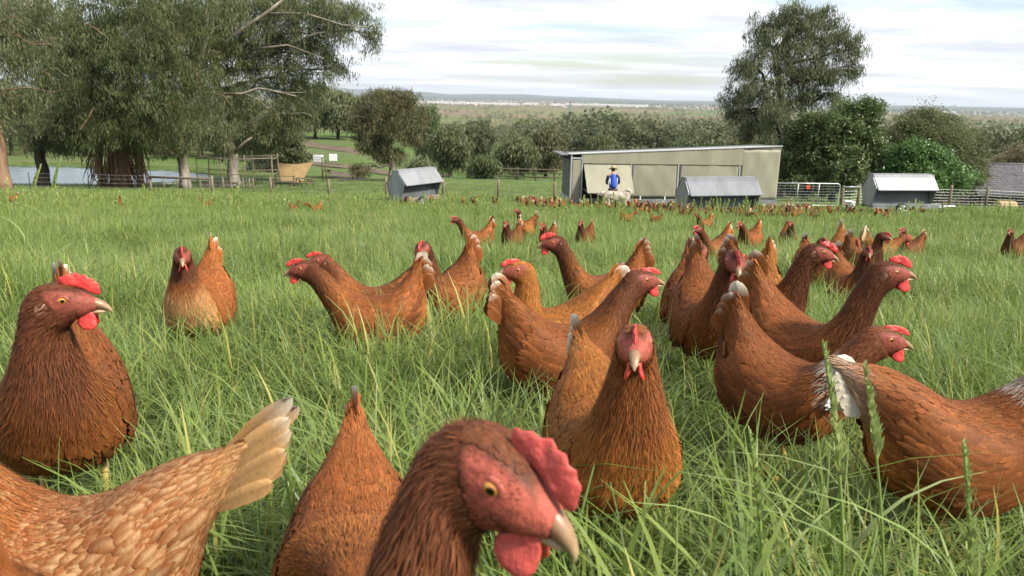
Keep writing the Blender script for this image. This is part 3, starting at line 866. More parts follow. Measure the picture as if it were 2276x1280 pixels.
# ---- town and sheds on the plain: specks in the photo
def build_town():
    mb = MB(); r = np.random.default_rng(5)
    def shed(x, y, w, d, h, rz, wallc, roofc):
        z = tz(x, y) - .3; c, s = math.cos(rz), math.sin(rz)
        V = [(-w/2,-d/2,0),(w/2,-d/2,0),(w/2,d/2,0),(-w/2,d/2,0),(-w/2,-d/2,h),(w/2,-d/2,h),(w/2,d/2,h),(-w/2,d/2,h),(-w/2,0,h*1.3+.02*d),(w/2,0,h*1.3+.02*d)]
        V = [(x + a * c - b * s, y + a * s + b * c, z + q) for a, b, q in V]
        mb.add(V, [(0,1,5,4),(2,3,7,6),(1,2,6,9,5),(3,0,4,8,7)], wallc); 
        mb.add(V, [(4,5,9,8),(6,7,8,9)], roofc)
    for _ in range(1300):
        px = r.uniform(880, 2276); d = r.uniform(4800, 11500)
        if math.sin(px * .012) + math.sin(d * .0011 + px * .004) < -.5 and r.random() < .8: continue
        p = on_ground(px, d); g = r.uniform(.25, .75)
        if r.random() < .55: shed(p[0], p[1], r.uniform(12, 26), r.uniform(10, 18), r.uniform(4, 7), r.uniform(0, 3), (g * .95, g * .9, g * .85), (r.uniform(.08, .65),) * 3)
        else: shed(p[0], p[1], r.uniform(14, 22), r.uniform(10, 14), 4.5, r.uniform(0, 3), (.45, .38, .30), (.22, .12, .09))
    for px, d, w in ((800, 5200, 160), (825, 5400, 120), (950, 5600, 260), (975, 5900, 200), (1010, 5500, 190), (1040, 5750, 150), (1070, 5600, 130), (1115, 5800, 220), (1180, 6000, 120), (1235, 5900, 90), (1290, 6600, 260), (1330, 6500, 220), (1375, 6500, 280), (1420, 6700, 150), (2060, 6200, 150), (2105, 6400, 120), (1240, 5600, 90)):
        p = on_ground(px, d); shed(p[0], p[1], w, 55, 11, r.uniform(-.1, .1), (.62, .61, .58), (.36, .36, .35))
    mb.build('town', vcol_mat('town_walls', .6, .1, .05), kind='stuff')
build_town()
# ------------------------------------------------------------------ trees
def gum_spray(n, R, l0, l1, w, hang=.75, col=(1, 1, 1)):
    """a twig end with narrow hanging leaves"""
    mb = MB()
    for _ in range(n):
        c = np.array([random.gauss(0, R * .5), random.gauss(0, R * .5), random.gauss(0, R * .45)])
        d = np.array([random.gauss(0, 1), random.gauss(0, 1), random.gauss(0, .5)]); d /= np.linalg.norm(d)
        d = d * (1 - hang) + np.array([0, 0, -1]) * hang; d /= np.linalg.norm(d)
        s = np.cross(d, [random.gauss(0, 1), random.gauss(0, 1), random.gauss(0, .3)]); s /= np.linalg.norm(s) + 1e-6
        L = random.uniform(l0, l1); g = random.uniform(.6, 1.35); h = np.asarray(col) * g
        bend = np.cross(s, d) * L * random.uniform(-.12, .12)
        mb.add([c, c + d * L * .45 + s * w * .5 + bend, c + d * L, c + d * L * .45 - s * w * .5 + bend], [(0, 1, 2, 3)], h)
    P = [np.array([random.gauss(0, R * .6), random.gauss(0, R * .6), random.gauss(.1, R * .4)]) for _ in range(3)]
    for p in P: mb.tube([p * -.2, p * .5 + (0, 0, .05), p], [.010, .007, .003], 3, (.9, .75, .7), cap=False)
    return mb
def bush_spray(n, R, l0, l1, w):
    mb = MB()
    for _ in range(n):
        c = np.array([random.gauss(0, R * .5), random.gauss(0, R * .5), random.gauss(0, R * .4)])
        d = np.array([random.gauss(0, 1), random.gauss(0, 1), random.gauss(.2, .8)]); d /= np.linalg.norm(d)
        s = np.cross(d, [random.gauss(0, .5), random.gauss(0, .5), 1]); s /= np.linalg.norm(s) + 1e-6
        L = random.uniform(l0, l1); g = random.uniform(.65, 1.3)
        mb.add([c, c + d * L * .5 + s * w * .5, c + d * L, c + d * L * .5 - s * w * .5], [(0, 1, 2, 3)], (g, g, g))
    return mb
SPR_GUM = [gum_spray(30, .42, .20, .36, .045) for _ in range(5)]
SPR_GUMF = [gum_spray(18, .75, .45, .8, .13, .62) for _ in range(4)]
SPR_BUSH = [bush_spray(34, .34, .14, .26, .085) for _ in range(4)]
SPR_WISP = [gum_spray(22, .45, .10, .20, .05, .1) for _ in range(4)]
SPR_FAR = [bush_spray(16, .9, .7, 1.3, .7) for _ in range(4)]

OLIVE = [(0.088, 0.110, 0.046), (0.130, 0.158, 0.068), (0.175, 0.198, 0.091), (0.227, 0.230, 0.114)]
M_GUM = leaf_mat('gum_leaves', [tuple(np.array(c) * 1.10) for c in OLIVE], .45, .45, .45, 1.0, .4)
M_GUMY = leaf_mat('gum_leaves_yellowish', [(0.071, 0.099, 0.037), (0.106, 0.138, 0.051), (0.144, 0.167, 0.064), (0.190, 0.190, 0.081)], .5, .45, .45, 1.0, .4)
M_GUMG = leaf_mat('gum_leaves_grey', [(.085, .108, .050), (.120, .148, .068), (.160, .180, .085), (.215, .205, .110)], .5, .5, .25, 1.0, .4)
M_GUMB = leaf_mat('gum_leaves_brownish', [(.075, .084, .038), (.110, .116, .052), (.150, .142, .066), (.190, .160, .080)], .5, .5, .25, 1.0, .3)
M_DARKB = leaf_mat('shrub_leaves_dark', [(0.060, 0.094, 0.034), (0.094, 0.142, 0.047), (0.138, 0.188, 0.067), (0.193, 0.232, 0.097)], .8, .4, .35, 1.0, .45)
M_BRIGHT = leaf_mat('shrub_leaves_bright', [(0.062, 0.129, 0.037), (0.096, 0.188, 0.050), (0.133, 0.235, 0.066), (0.180, 0.274, 0.088)], .8, .4, .35, 1.0, .4)
M_WILLOW = leaf_mat('willow_leaves', [(0.099, 0.132, 0.048), (0.138, 0.171, 0.066), (0.171, 0.198, 0.086), (0.209, 0.215, 0.110)], .6, .5, .3, 1.0, .3)
M_PALE = leaf_mat('pale_blossom_leaves', [(.09, .085, .04), (.16, .14, .075), (.26, .22, .13), (.34, .29, .19)], .8, .5, .25, 1.0, .3)
def bark_mat(name, stops, scale, stretch, bump=.5):
    m, nt, b = new_mat(name)
    f = mnoise(nt, scale, 6, .65, 'Object', stretch)
    nt.links.new(mramp(nt, f, stops), b.inputs['Base Color']); b.inputs['Roughness'].default_value = .85; b.inputs['Specular IOR Level'].default_value = .15
    mbump(nt, b, f, bump, .05); return m
M_BARKP = bark_mat('bark_pale', [(.30, (.10, .075, .055)), (.48, (.24, .205, .16)), (.66, (.40, .36, .30))], 1.6, (1, 1, .35))
M_BARKR = bark_mat('bark_red', [(.30, (.085, .055, .040)), (.50, (.21, .125, .080)), (.70, (.34, .225, .15))], 3.0, (1, 1, .14))
M_BARKD = bark_mat('bark_dark', [(.30, (.025, .021, .017)), (.55, (.055, .046, .036)), (.75, (.10, .085, .065))], 3.0, (1, 1, .2))

def limb_path(a, b, r, sag=.15, n=6):
    a, b = np.asarray(a, float), np.asarray(b, float); L = np.linalg.norm(b - a)
    t = np.linspace(0, 1, n)[:, None]
    mid = np.array([0, 0, 1.0]) * L * sag
    P = a * (1 - t) + b * t + mid * (t * (1 - t) * 2) * (1 if sag else 0)
    w = r.normal(0, L * .045, (n, 3)); w[0] = 0; w[-1] *= .3
    return P + w

def build_tree(name, label, base, trunk_pts, blobs, leafm, bark, sprays, dens=14.0, r0=.35, cat='tree', group=None, seed=0, limbs=True, sc=(.8, 1.35), fine=True, gap=.22, twigs=5, extra=None, shell=.55):
    """base: ground point; trunk_pts: points above the base (local), blobs: (centre local, radius xyz)"""
    r = np.random.default_rng(seed)
    root = empty(name, base, 0, label, cat, group)
    tb = MB()
    T = np.array([(0, 0, -.3)] + [tuple(p) for p in trunk_pts], float)
    # resample with a little wander and a flared foot
    tt = np.linspace(0, 1, 12); seg = np.r_[0, np.cumsum(np.linalg.norm(np.diff(T, axis=0), axis=1))]; seg /= seg[-1]
    P = np.c_[[np.interp(tt, seg, T[:, i]) for i in range(3)]].T
    P[1:-1] += r.normal(0, r0 * .12, (10, 3))
    R = r0 * (1 - .62 * tt) * (1 + .35 * np.exp(-tt * 14)) * (1 + r.normal(0, .05, 12))
    tb.tube(P, R, 10)
    top = P[-1]
    for c, rad in blobs:
        c = np.asarray(c, float); rad = np.asarray(rad, float)
        if limbs:
            k = int(np.clip(4 + 8 * r.random(), 4, 11)) if c[2] < top[2] * 1.0 else 11
            # limbs leave the trunk below the blob they carry
            cand = [i for i in range(4, 12) if P[i][2] < c[2] - .15 * abs(c[2] - P[4][2])]
            k = cand[-1] if cand else 4
            lr = max(.05, R[k] * .62)
            lp = limb_path(P[k], c, r, .12)
            tb.tube(lp, np.linspace(lr, lr * .30, len(lp)), 7)
            for _ in range(twigs):
                q = lp[r.integers(2, len(lp))]
                e = c + r.normal(0, 1, 3) * rad * .62
                tw = limb_path(q, e, r, .08, 5); tb.tube(tw, np.linspace(lr * .34, .012, 5), 5)
    if extra is not None: extra(tb, P, R, r)
    tb.build('trunk', bark, root, True)
    pts, rots, scs = [], [], []
    for c, rad in blobs:
        c = np.asarray(c, float); rad = np.asarray(rad, float)
        n = int(dens * (rad[0] * rad[1] + rad[0] * rad[2] + rad[1] * rad[2]) / 3 * 4)
        d = r.normal(0, 1, (n * 2, 3)); d /= np.linalg.norm(d, axis=1)[:, None]
        q = r.random(n * 2) ** shell
        # uneven outline and gaps from a coarse 3-D wave noise
        ph = r.uniform(0, 6.28, 6)
        lump = 1 + .20 * np.sin(d[:, 0] * 4.1 + ph[0]) * np.sin(d[:, 1] * 3.7 + ph[1]) + .16 * np.sin(d[:, 2] * 6.3 + ph[2] + d[:, 0] * 3)
        p = d * (q * lump)[:, None] * rad
        f = np.sin(p[:, 0] * 2.4 / max(.5, rad[0] * .38) + ph[3]) * np.sin(p[:, 1] * 2.4 / max(.5, rad[1] * .38) + ph[4]) * np.sin(p[:, 2] * 2.4 / max(.5, rad[2] * .38) + ph[5])
        keep = f > -gap * r.random(n * 2) - .05
        p = p[keep][:n]
        pts.append(p + c)
    pts = np.vstack(pts); n = len(pts)
    rots = np.c_[r.normal(0, .30, n), r.normal(0, .30, n), r.uniform(0, 6.28, n)]
    scatter('crown', sprays, pts, rots, r.uniform(sc[0], sc[1], n), leafm, root, seed=seed + 1)
    return root

def blobpx(base, items, d, yx=.9):
    """items: (px, py, r_px across, r_px up, forward offset m) -> local ellipsoids"""
    out = []
    for px, py, rx, rz, off in items:
        c = at(px, py, d + off) - base; k = (d + off) / F0
        out.append((c, (rx * k, rx * k * yx, rz * k)))
    return out
def hero(name, label, px, d, trunk_px, items, *a, **k):
    base = on_ground(px, d)
    tr = [at(x, y, d + o) - base for x, y, o in trunk_px]
    return build_tree(name, label, base, tr, blobpx(base, items, d), *a, **k)

G_L = 'gum trees beyond the pasture fence'
hero('gum_tree', 'gum tree with red brown bark at the left edge, before the fence', 8, 43.5, [(-2, 330, 0), (-20, 200, 0), (-40, 40, 0)],
     [(-40, 60, 110, 90, 0), (40, 120, 90, 80, .5), (-30, 210, 90, 60, -1), (70, 20, 90, 60, 2), (30, 230, 70, 45, 1)], M_GUM, M_BARKR, SPR_GUM, 6, .40, seed=11, group=G_L)
hero('gum_tree', 'slender dark trunked gum tree standing before the pond', 96, 52, [(92, 360, 0), (80, 280, 0), (110, 150, 0)],
     [(60, 280, 70, 45, 0), (150, 260, 75, 50, -1), (120, 150, 110, 90, 1), (200, 80, 120, 90, 2), (60, 60, 100, 80, 3), (110, 318, 60, 22, 1)], M_GUM, M_BARKD, SPR_GUM, 5, .42, seed=12, group=G_L)
def skirt(tb, P, R, r):
    # strips of stringy bark hanging round the bole
    for _ in range(170):
        a = r.uniform(0, 6.28); q = r.uniform(.6, 2.3); x, y = q * math.cos(a), q * .55 * math.sin(a)
        z1 = r.uniform(1.3, 3.6); L = r.uniform(1.2, 2.6); z0 = max(.05, z1 - L)
        tb.tube([(x * .85, y * .85, z1), (x + r.normal(0, .1), y + r.normal(0, .1), (z0 + z1) / 2), (x + r.normal(0, .25), y + r.normal(0, .15), z0)], [.02, .045, .012], 4)
    for x in (-1.1, -.35, .6, 1.35):
        tb.tube([(x, r.normal(0, .3), -.3), (x * 1.05, r.normal(0, .3), 1.6), (x * .9, 0, 3.4), (x * .5, 0, 5.2)], [.28, .22, .19, .14], 9)
hero('gum_tree', 'broad many stemmed gum with stringy red bark hanging to the grass', 268, 53, [(270, 330, 0), (280, 200, 0), (300, 60, 0)],
     [(200, 200, 105, 80, -2), (300, 130, 120, 85, -2.5), (360, 230, 105, 75, -2), (260, 285, 110, 50, -2), (180, 95, 120, 85, 0), (330, 20, 150, 90, 0), (400, 130, 90, 80, 0), (150, 300, 65, 40, -1), (340, 305, 75, 36, -2)],
     M_GUMY, M_BARKR, SPR_GUM, 8.5, .50, seed=13, group=G_L, extra=skirt)
hero('gum_tree', 'gum tree with an orange and white butt beside the timber rail', 412, 55, [(408, 345, 0), (415, 250, 0), (450, 120, 0), (462, 20, 0)],
     [(420, 270, 60, 50, -1), (440, 180, 80, 70, 1), (400, 60, 110, 80, 2), (500, 40, 110, 70, 2), (470, 290, 55, 40, .5), (390, 320, 45, 28, -1)], M_GUM, M_BARKP, SPR_GUM, 7, .36, seed=14, group=G_L)
def dead(tb, P, R, r):
    b = P[0]; base = on_ground(522, 59)
    for pts, rr in (([(480, 210), (540, 208), (575, 196), (600, 200), (660, 214)], .12), ([(545, 209), (575, 222), (598, 243)], .07), ([(600, 200), (640, 206), (680, 205)], .05), ([(520, 340), (545, 315), (560, 305)], .16),
                    ([(452, 150), (470, 85), (472, 10), (474, -40)], .20), ([(470, 130), (520, 75), (590, 30), (640, -10)], .22), ([(590, 30), (680, 30), (760, 55), (820, 60)], .09), ([(380, 80), (410, 40), (440, 20)], .10), ([(560, 110), (640, 100), (720, 130)], .10)):
        Q = np.array([at(x, y, 57.0) - base for x, y in pts]); tb.tube(Q, np.linspace(rr, rr * .3, len(Q)), 7)
hero('gum_tree', 'big spreading gum with pale forked trunk and bare white branch over the paddock', 522, 59, [(518, 350, 0), (505, 280, 0), (470, 150, 0), (560, 60, 0)],
     [(540, 250, 75, 55, 0), (560, 150, 85, 60, 0), (610, 90, 90, 60, 1), (660, 190, 70, 62, 1), (650, 265, 60, 45, 1), (690, 100, 65, 55, 0), (740, 150, 42, 40, 0), (735, 60, 52, 48, -.5), (790, 28, 50, 36, -1), (826, 78, 28, 44, -1), (600, 10, 130, 50, 1), (700, 20, 80, 40, 0), (480, 110, 75, 60, 1), (520, 320, 55, 40, 1.5), (590, 310, 50, 45, 2)],
     M_GUM, M_BARKP, SPR_GUM, 8, .44, seed=15, group=G_L, extra=dead)
hero('shrub', 'rounded grey green shrub left of the shade cloth', 618, 73, [(620, 360, 0), (622, 320, 0)],
     [(600, 340, 50, 40, 0), (645, 335, 42, 40, 0), (620, 300, 55, 45, .5), (590, 385, 45, 26, 0), (645, 375, 34, 26, 0)], M_GUMG, M_BARKD, SPR_BUSH, 26, .20, cat='shrub', seed=16)
for i, (px, d, top, w, lab) in enumerate([(655, 215, 215, 44, 'first from the left'), (700, 225, 185, 48, 'tallest, in the middle'), (752, 220, 205, 44, 'against the brownish open tree'), (800, 235, 225, 40, 'mostly behind the brownish open tree')]):
    hero('gum_tree', 'dark gum at the top of the green paddock, ' + lab, px, d, [(px, 270, 0), (px + 3, 235, 0)],
         [(px, (top + 295) / 2 - 5, w, (290 - top) / 2.6, 0), (px - w * .4, top + 35, w * .6, 26, 1), (px + w * .4, top + 45, w * .6, 28, -1), (px + 4, top + 18, w * .45, 18, 0)], M_GUM, M_BARKD, SPR_GUMF, 5.5, .5, seed=20 + i, sc=(1.5, 2.6), group='dark trees at the top of the green paddock', twigs=2)
hero('gum_tree', 'brownish open crowned gum with pale bare limbs, behind the left feeder', 868, 74, [(872, 370, 0), (866, 330, 0), (872, 300, 0)],
     [(850, 235, 70, 32, 0), (905, 240, 46, 32, 1), (815, 270, 46, 28, -1), (880, 280, 62, 34, 0), (830, 320, 42, 26, 0), (915, 300, 32, 26, 1), (895, 215, 34, 18, 0), (800, 378, 26, 14, -1), (855, 215, 40, 18, .5), (930, 265, 22, 20, 1), (870, 345, 40, 20, .5)], M_GUMB, M_BARKP, SPR_GUM, 13, .33, seed=30, sc=(.8, 1.4), twigs=14, gap=.55)
mids = [
 ('gum_tree', 'olive gum with drooping crown, third tree right of the left feeder', 1000, 104, 275, 44, M_GUM, M_BARKP),
 ('gum_tree', 'dense dark tree behind the brownish open gum', 948, 150, 228, 32, M_DARKB, M_BARKD),
 ('gum_tree', 'spreading olive gum with pale forked stems above the yard fence', 1150, 104, 300, 46, M_GUM, M_BARKP),
 ('gum_tree', 'brownish gum close beside the left end of the coop', 1212, 112, 285, 42, M_GUMB, M_BARKD),
 ('shrub', 'low green bush between the brownish gum and the olive gum', 935, 92, 350, 28, M_GUMG, M_BARKD),
 ('shrub', 'yellowish bush at the foot of the olive gum', 1075, 100, 348, 34, M_GUMY, M_BARKD),
 ('gum_tree', 'gum with bright green top in the valley wood left of the coop', 1165, 190, 262, 34, M_WILLOW, M_BARKD),
 ('gum_tree', 'tall grey gum in the valley wood behind the olive gum', 1065, 170, 262, 38, M_GUMG, M_BARKP),
 ('gum_tree', 'olive gum whose crown shows just above the roof of the coop, left part', 1340, 150, 300, 44, M_GUM, M_BARKD),
 ('gum_tree', 'rounded brown gum above the middle of the coop roof', 1445, 160, 300, 46, M_GUMB, M_BARKD),
 ('gum_tree', 'dark twin crowned gum above the coop roof', 1425, 230, 265, 44, M_DARKB, M_BARKD),
 ('gum_tree', 'grey olive gum above the right part of the coop roof', 1560, 170, 298, 44, M_GUMG, M_BARKD),
 ('gum_tree', 'small rounded gum below the tall tree by the coop', 1650, 150, 300, 40, M_GUMB, M_BARKD),
 ('gum_tree', 'grey gum standing in the gap left of the coop roof', 1275, 200, 270, 36, M_GUM, M_BARKP),
]
for i, (nm, lab, px, d, top, w, lm, bk) in enumerate(mids):
    g = on_ground(px, d); gy = project(g)[1]; H = gy - top
    hero(nm, lab, px, d, [(px + 2, gy - H * .3, 0), (px, gy - H * .55, 0)],
         [(px, gy - H * .62, w * .85, H * .26, 0), (px - w * .45, gy - H * .50, w * .6, H * .22, 1), (px + w * .5, gy - H * .55, w * .55, H * .22, -1), (px + w * .1, top + H * .16, w * .6, H * .15, .5), (px - w * .3, top + H * .24, w * .5, H * .16, -.5), (px + w * .35, gy - H * .28, w * .5, H * .14, 0), (px - w * .3, gy - H * .26, w * .5, H * .13, 0)],
         lm, bk, SPR_GUMF, 7.5, .28, seed=50 + i, cat='tree' if nm == 'gum_tree' else 'shrub', sc=(.7, 1.3), group='trees on the valley slope' if nm == 'gum_tree' else None, twigs=4)

# ---- right hand side
hero('gum_tree', 'tall gum with drooping crown rising behind the right end of the coop', 1757, 59, [(1758, 300, 0), (1745, 250, 0), (1720, 130, 0), (1760, 60, 0)],
     [(1790, 60, 68, 52, 0), (1700, 70, 48, 42, 1), (1735, 120, 72, 50, -.5), (1850, 90, 56, 46, 0), (1890, 110, 36, 42, 0), (1660, 150, 46, 40, 0), (1690, 210, 60, 45, -1), (1640, 215, 38, 38, 0), (1780, 165, 70, 44, .5), (1840, 165, 48, 40, 0), (1680, 275, 44, 36, 0), (1790, 220, 52, 32, 1), (1835, 25, 26, 16, 0), (1760, 30, 40, 22, 0), (1660, 300, 28, 24, 0), (1720, 250, 45, 36, -.5), (1895, 155, 24, 22, 0), (1625, 250, 24, 22, 0), (1855, 215, 26, 18, 0)],
     M_GUMG, M_BARKD, SPR_GUM, 9, .45, seed=70, sc=(.8, 1.3), gap=.12)
hero('gum_tree', 'dead looking leaning trunk beside the tall gum by the coop', 1738, 56, [(1738, 330, 0), (1735, 300, 0), (1720, 262, 0)],
     [(1705, 300, 22, 26, 0), (1725, 255, 26, 22, 0)], M_GUMG, M_BARKD, SPR_GUM, 16, .34, seed=71)
hero('shrub', 'large dark green shrub behind the gate', 1850, 50, [(1850, 380, 0), (1850, 320, 0)],
     [(1845, 300, 78, 52, 0), (1900, 270, 62, 46, .5), (1790, 330, 62, 50, 0), (1860, 370, 90, 48, -.5), (1760, 390, 44, 40, 0), (1925, 335, 52, 55, 0), (1930, 245, 34, 24, .5), (1800, 280, 40, 28, 0), (1820, 405, 80, 26, -1)], M_DARKB, M_BARKD, SPR_BUSH, 30, .25, cat='shrub', seed=72)
hero('shrub', 'bright green rounded shrub behind the right feeder', 2060, 48, [(2060, 400, 0), (2060, 360, 0)],
     [(2050, 360, 66, 38, 0), (2100, 385, 48, 38, 0), (1995, 385, 50, 40, .5), (2060, 400, 80, 30, -.5), (2030, 335, 40, 22, 0), (2115, 410, 34, 22, 0)], M_BRIGHT, M_BARKD, SPR_BUSH, 32, .22, cat='shrub', seed=73)
hero('willow_tree', 'pale yellow green feathery tree left of the farmhouse roof', 2080, 55, [(2080, 370, 0), (2080, 310, 0)],
     [(2060, 300, 78, 48, 0), (2120, 320, 62, 46, 1), (2010, 300, 48, 40, 0), (2165, 365, 38, 40, 0), (2060, 262, 60, 22, .5), (2140, 390, 40, 34, -.5), (2170, 400, 22, 26, -1), (2100, 350, 70, 40, 0)], M_WILLOW, M_BARKD, SPR_WISP, 26, .2, seed=74, gap=.6, twigs=10)
hero('shrub', 'pale blossoming bush above the ridge of the farmhouse', 2258, 68, [(2258, 380, 0), (2258, 350, 0)],
     [(2255, 352, 30, 18, 0), (2280, 345, 30, 20, 0), (2215, 362, 20, 12, 0)], M_PALE, M_BARKD, SPR_WISP, 26, .15, cat='shrub', seed=75)
hero('shrub', 'small white flowering bush at the fence post right of the feeder', 2112, 42.5, [(2112, 450, 0), (2112, 444, 0)],
     [(2110, 450, 14, 10, 0), (2122, 455, 10, 8, 0)], M_PALE, M_BARKD, SPR_WISP, 40, .04, cat='shrub', seed=76, sc=(.3, .5))
hero('shrub', 'small dark bush beside the leftmost white tank', 686, 117, [(686, 352, 0), (686, 346, 0)],
     [(684, 346, 8, 7, 0), (690, 349, 6, 5, 0)], M_GUMG, M_BARKD, SPR_BUSH, 30, .06, cat='shrub', seed=77)

# ---- woods in the valley and tree lines over the plain: beyond counting
def far_tree(h, n):
    mb = MB(); mb.tube([(0, 0, -.5), (0, 0, h * .3), (random.gauss(0, .3), random.gauss(0, .3), h * .65)], [.035 * h, .028 * h, .012 * h], 5, (.9, .8, .7))
    bl = [(np.array([random.gauss(0, h * .17), random.gauss(0, h * .17), h * random.uniform(.42, .86)]), h * random.uniform(.13, .23)) for _ in range(7)]
    for c, rad in bl:
        for _ in range(n):
            d = np.array([random.gauss(0, 1) for _ in range(3)]); d /= np.linalg.norm(d); p = c + d * rad * random.uniform(.5, 1.15) * (1.15, 1.15, .8)
            s = np.cross(d, [random.gauss(0, 1) for _ in range(3)]); s /= np.linalg.norm(s) + 1e-6; t = np.cross(d, s) + d * random.gauss(0, .6)
            k = h * random.uniform(.016, .034); g = random.uniform(.65, 1.3)
            mb.add([p - s * k, p - t * k * .6, p + s * k, p + t * k * .8], [(0, 1, 2, 3)], (g, g, g))
    return mb
FT = [far_tree(11.0, 100) for _ in range(5)]
FT2 = [far_tree(11.0, 30) for _ in range(4)]
M_WOOD = leaf_mat('valley_wood_leaves', [(0.108, 0.128, 0.072), (0.150, 0.173, 0.096), (0.196, 0.208, 0.120), (0.233, 0.217, 0.134)], .012, .6, .45, 1.0, .2)
def wood():
    r = np.random.default_rng(8); pts, pts2 = [], []
    def ok(px, d):
        # clearings seen between the trees
        for cx, cd, wx, wd in ((940, 240, 45, 90), (1080, 260, 40, 90), (1300, 300, 26, 60), (1690, 300, 30, 110), (1600, 260, 40, 30)):
            if abs(px - cx) < wx and abs(d - cd) < wd: return False
        return True
    for _ in range(2600):
        px = r.uniform(790, 2500); d = math.exp(r.uniform(math.log(150), math.log(1150)))
        if px < 905 and d < 330: continue
        if not ok(px, d) or (d < 270 and px < 1260 and r.random() < .75) or (d < 600 and r.random() < .4): continue
        if math.sin(px * .011 + d * .004) + math.sin(d * .013 + 1) < -1.0: continue
        if d > 650 and r.random() < .35 + .4 * (d - 650) / 500: continue
        pts.append((px, d))
    for _ in range(500): pts.append((r.uniform(2100, 2600), math.exp(r.uniform(math.log(130), math.log(420)))))
    for _ in range(500): pts.append((r.uniform(-900, 640), r.uniform(250, 480)))
    for _ in range(110): pts.append((r.uniform(-700, 560), r.uniform(120, 170)))
    # lines and clumps of trees between the paddocks
    for _ in range(120):
        px = r.uniform(880, 2500); d = math.exp(r.uniform(math.log(1100), math.log(9000))); n = r.integers(4, 26)
        if 930 < px < 1400 and 1500 < d < 4600 and r.random() < .75: continue
        L = r.uniform(60, 320) * d / 3000
        for q in range(n): pts2.append((px + r.normal(0, 1) * L * F0 / d * .6, d * (1 + r.normal(0, .012))))
    for line_d, x0, x1, nn in ((1500, 960, 1420, 60), (1650, 1280, 1700, 60), (2300, 930, 1500, 80), (4300, 930, 1500, 200), (2000, 1400, 2300, 200), (2700, 1480, 2300, 220), (3400, 1450, 2300, 200), (5000, 1400, 2300, 220), (7500, 1000, 2300, 300), (1250, 1500, 2300, 120)):
        for _ in range(nn): pts2.append((r.uniform(x0, x1), line_d * (1 + r.normal(0, .025))))
    for nm, PP, pro, s0, s1 in (('valley_wood', pts, FT, .62, 1.15), ('plain_tree_lines', pts2, FT2, .7, 1.5)):
        XY = []
        for px, d in PP:
            u = (px - 1138) / F0 * 1.0; XY.append((u * d / math.cos(PITCH) * .985, d))
        XY = np.array(XY); n = len(XY); P = np.c_[XY, terrain(XY[:, 0], XY[:, 1])]
        s = r.uniform(s0, s1, n)
        scatter(nm, pro, P, np.c_[np.zeros(n), np.zeros(n), r.uniform(0, 6.28, n)], np.c_[s * r.uniform(.9, 1.3, n), s * r.uniform(.9, 1.3, n), s], M_WOOD, kind='stuff', seed=3)
wood()
# ------------------------------------------------------------------ pasture grass
def blade(mb, x, y, h, w, lean, az, curl, col, seg=4):
    t = np.linspace(0, 1, seg + 1)
    # curve leaning out along az, drooping at the tip
    out = lean * h * t ** 1.6 + curl * h * t ** 3 * 0.6
    up = h * (t - 0.32 * (lean + curl) * t ** 2.6)
    dx, dy = math.cos(az), math.sin(az)
    cx, cy = x + dx * out, y + dy * out
    ww = w * (1 - t) ** 0.6 * np.where(t < 0.2, 0.75 + t, 1.0)
    ww[-1] = w * 0.06
    tw = az + math.pi / 2 + random.uniform(-0.5, 0.5)
    sx, sy = math.cos(tw), math.sin(tw)
    V = []
    for i in range(seg + 1):
        V += [(cx[i] - sx * ww[i] / 2, cy[i] - sy * ww[i] / 2, up[i]), (cx[i] + sx * ww[i] / 2, cy[i] + sy * ww[i] / 2, up[i])]
    f = [(2 * i, 2 * i + 1, 2 * i + 3, 2 * i + 2) for i in range(seg)]
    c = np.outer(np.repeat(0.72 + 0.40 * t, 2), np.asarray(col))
    mb.add(V, f, c)

def grass_tuft(n, rad, h0, h1, w0, w1, dry=0.06, seg=4, seed_heads=0, flat=0.25):
    mb = MB()
    for _ in range(n):
        a = random.uniform(0, 2 * math.pi); r = rad * math.sqrt(random.random())
        g = random.random()
        col = (0.95 + 0.3 * g, 0.95 + 0.16 * g, 0.8 + 0.5 * random.random())
        if random.random() < dry: col = (2.5, 1.6, 1.9)
        h = random.uniform(h0, h1) * (1 if random.random() > 0.3 else 0.6)
        lean = abs(random.gauss(0.25, 0.28)) if random.random() > flat else random.uniform(0.6, 1.1)
        blade(mb, r * math.cos(a), r * math.sin(a), h, random.uniform(w0, w1), lean, a + random.gauss(0, 0.9), max(0, random.gauss(0.25, 0.3)), col, seg)
    for _ in range(seed_heads):
        a = random.uniform(0, 6.28); r = rad * random.random()
        h = h1 * random.uniform(1.15, 1.6); x, y = r * math.cos(a), r * math.sin(a)
        lx, ly = random.gauss(0, 0.10) * h, random.gauss(0, 0.10) * h
        P = [(x + lx * t * t, y + ly * t * t, h * t) for t in np.linspace(0, 1, 5)]
        mb.tube(P, [w0 * 0.35] * 5, 3, (1.2, 1.15, 0.9), cap=False)
        for q in range(9):
            t = 0.76 + 0.24 * q / 8; b = random.uniform(0, 6.28); k = w1 * 1.5
            p = np.array([x + lx * t * t, y + ly * t * t, h * t])
            d = np.array([math.cos(b) * k * .7, math.sin(b) * k * .7, k * 2.2])
            s = np.array([-math.sin(b), math.cos(b), 0]) * k * .45
            mb.add([p, p + d * .5 + s, p + d, p + d * .5 - s], [(0, 1, 2, 3)], (1.7, 1.45, 1.6))
    return mb

M_GRASS = leaf_mat('grass_blades', [(0.108, 0.186, 0.040), (0.160, 0.250, 0.056), (0.210, 0.295, 0.078), (0.285, 0.340, 0.125)], 0.55, 0.42, 0.42, 1.0, 0.4)

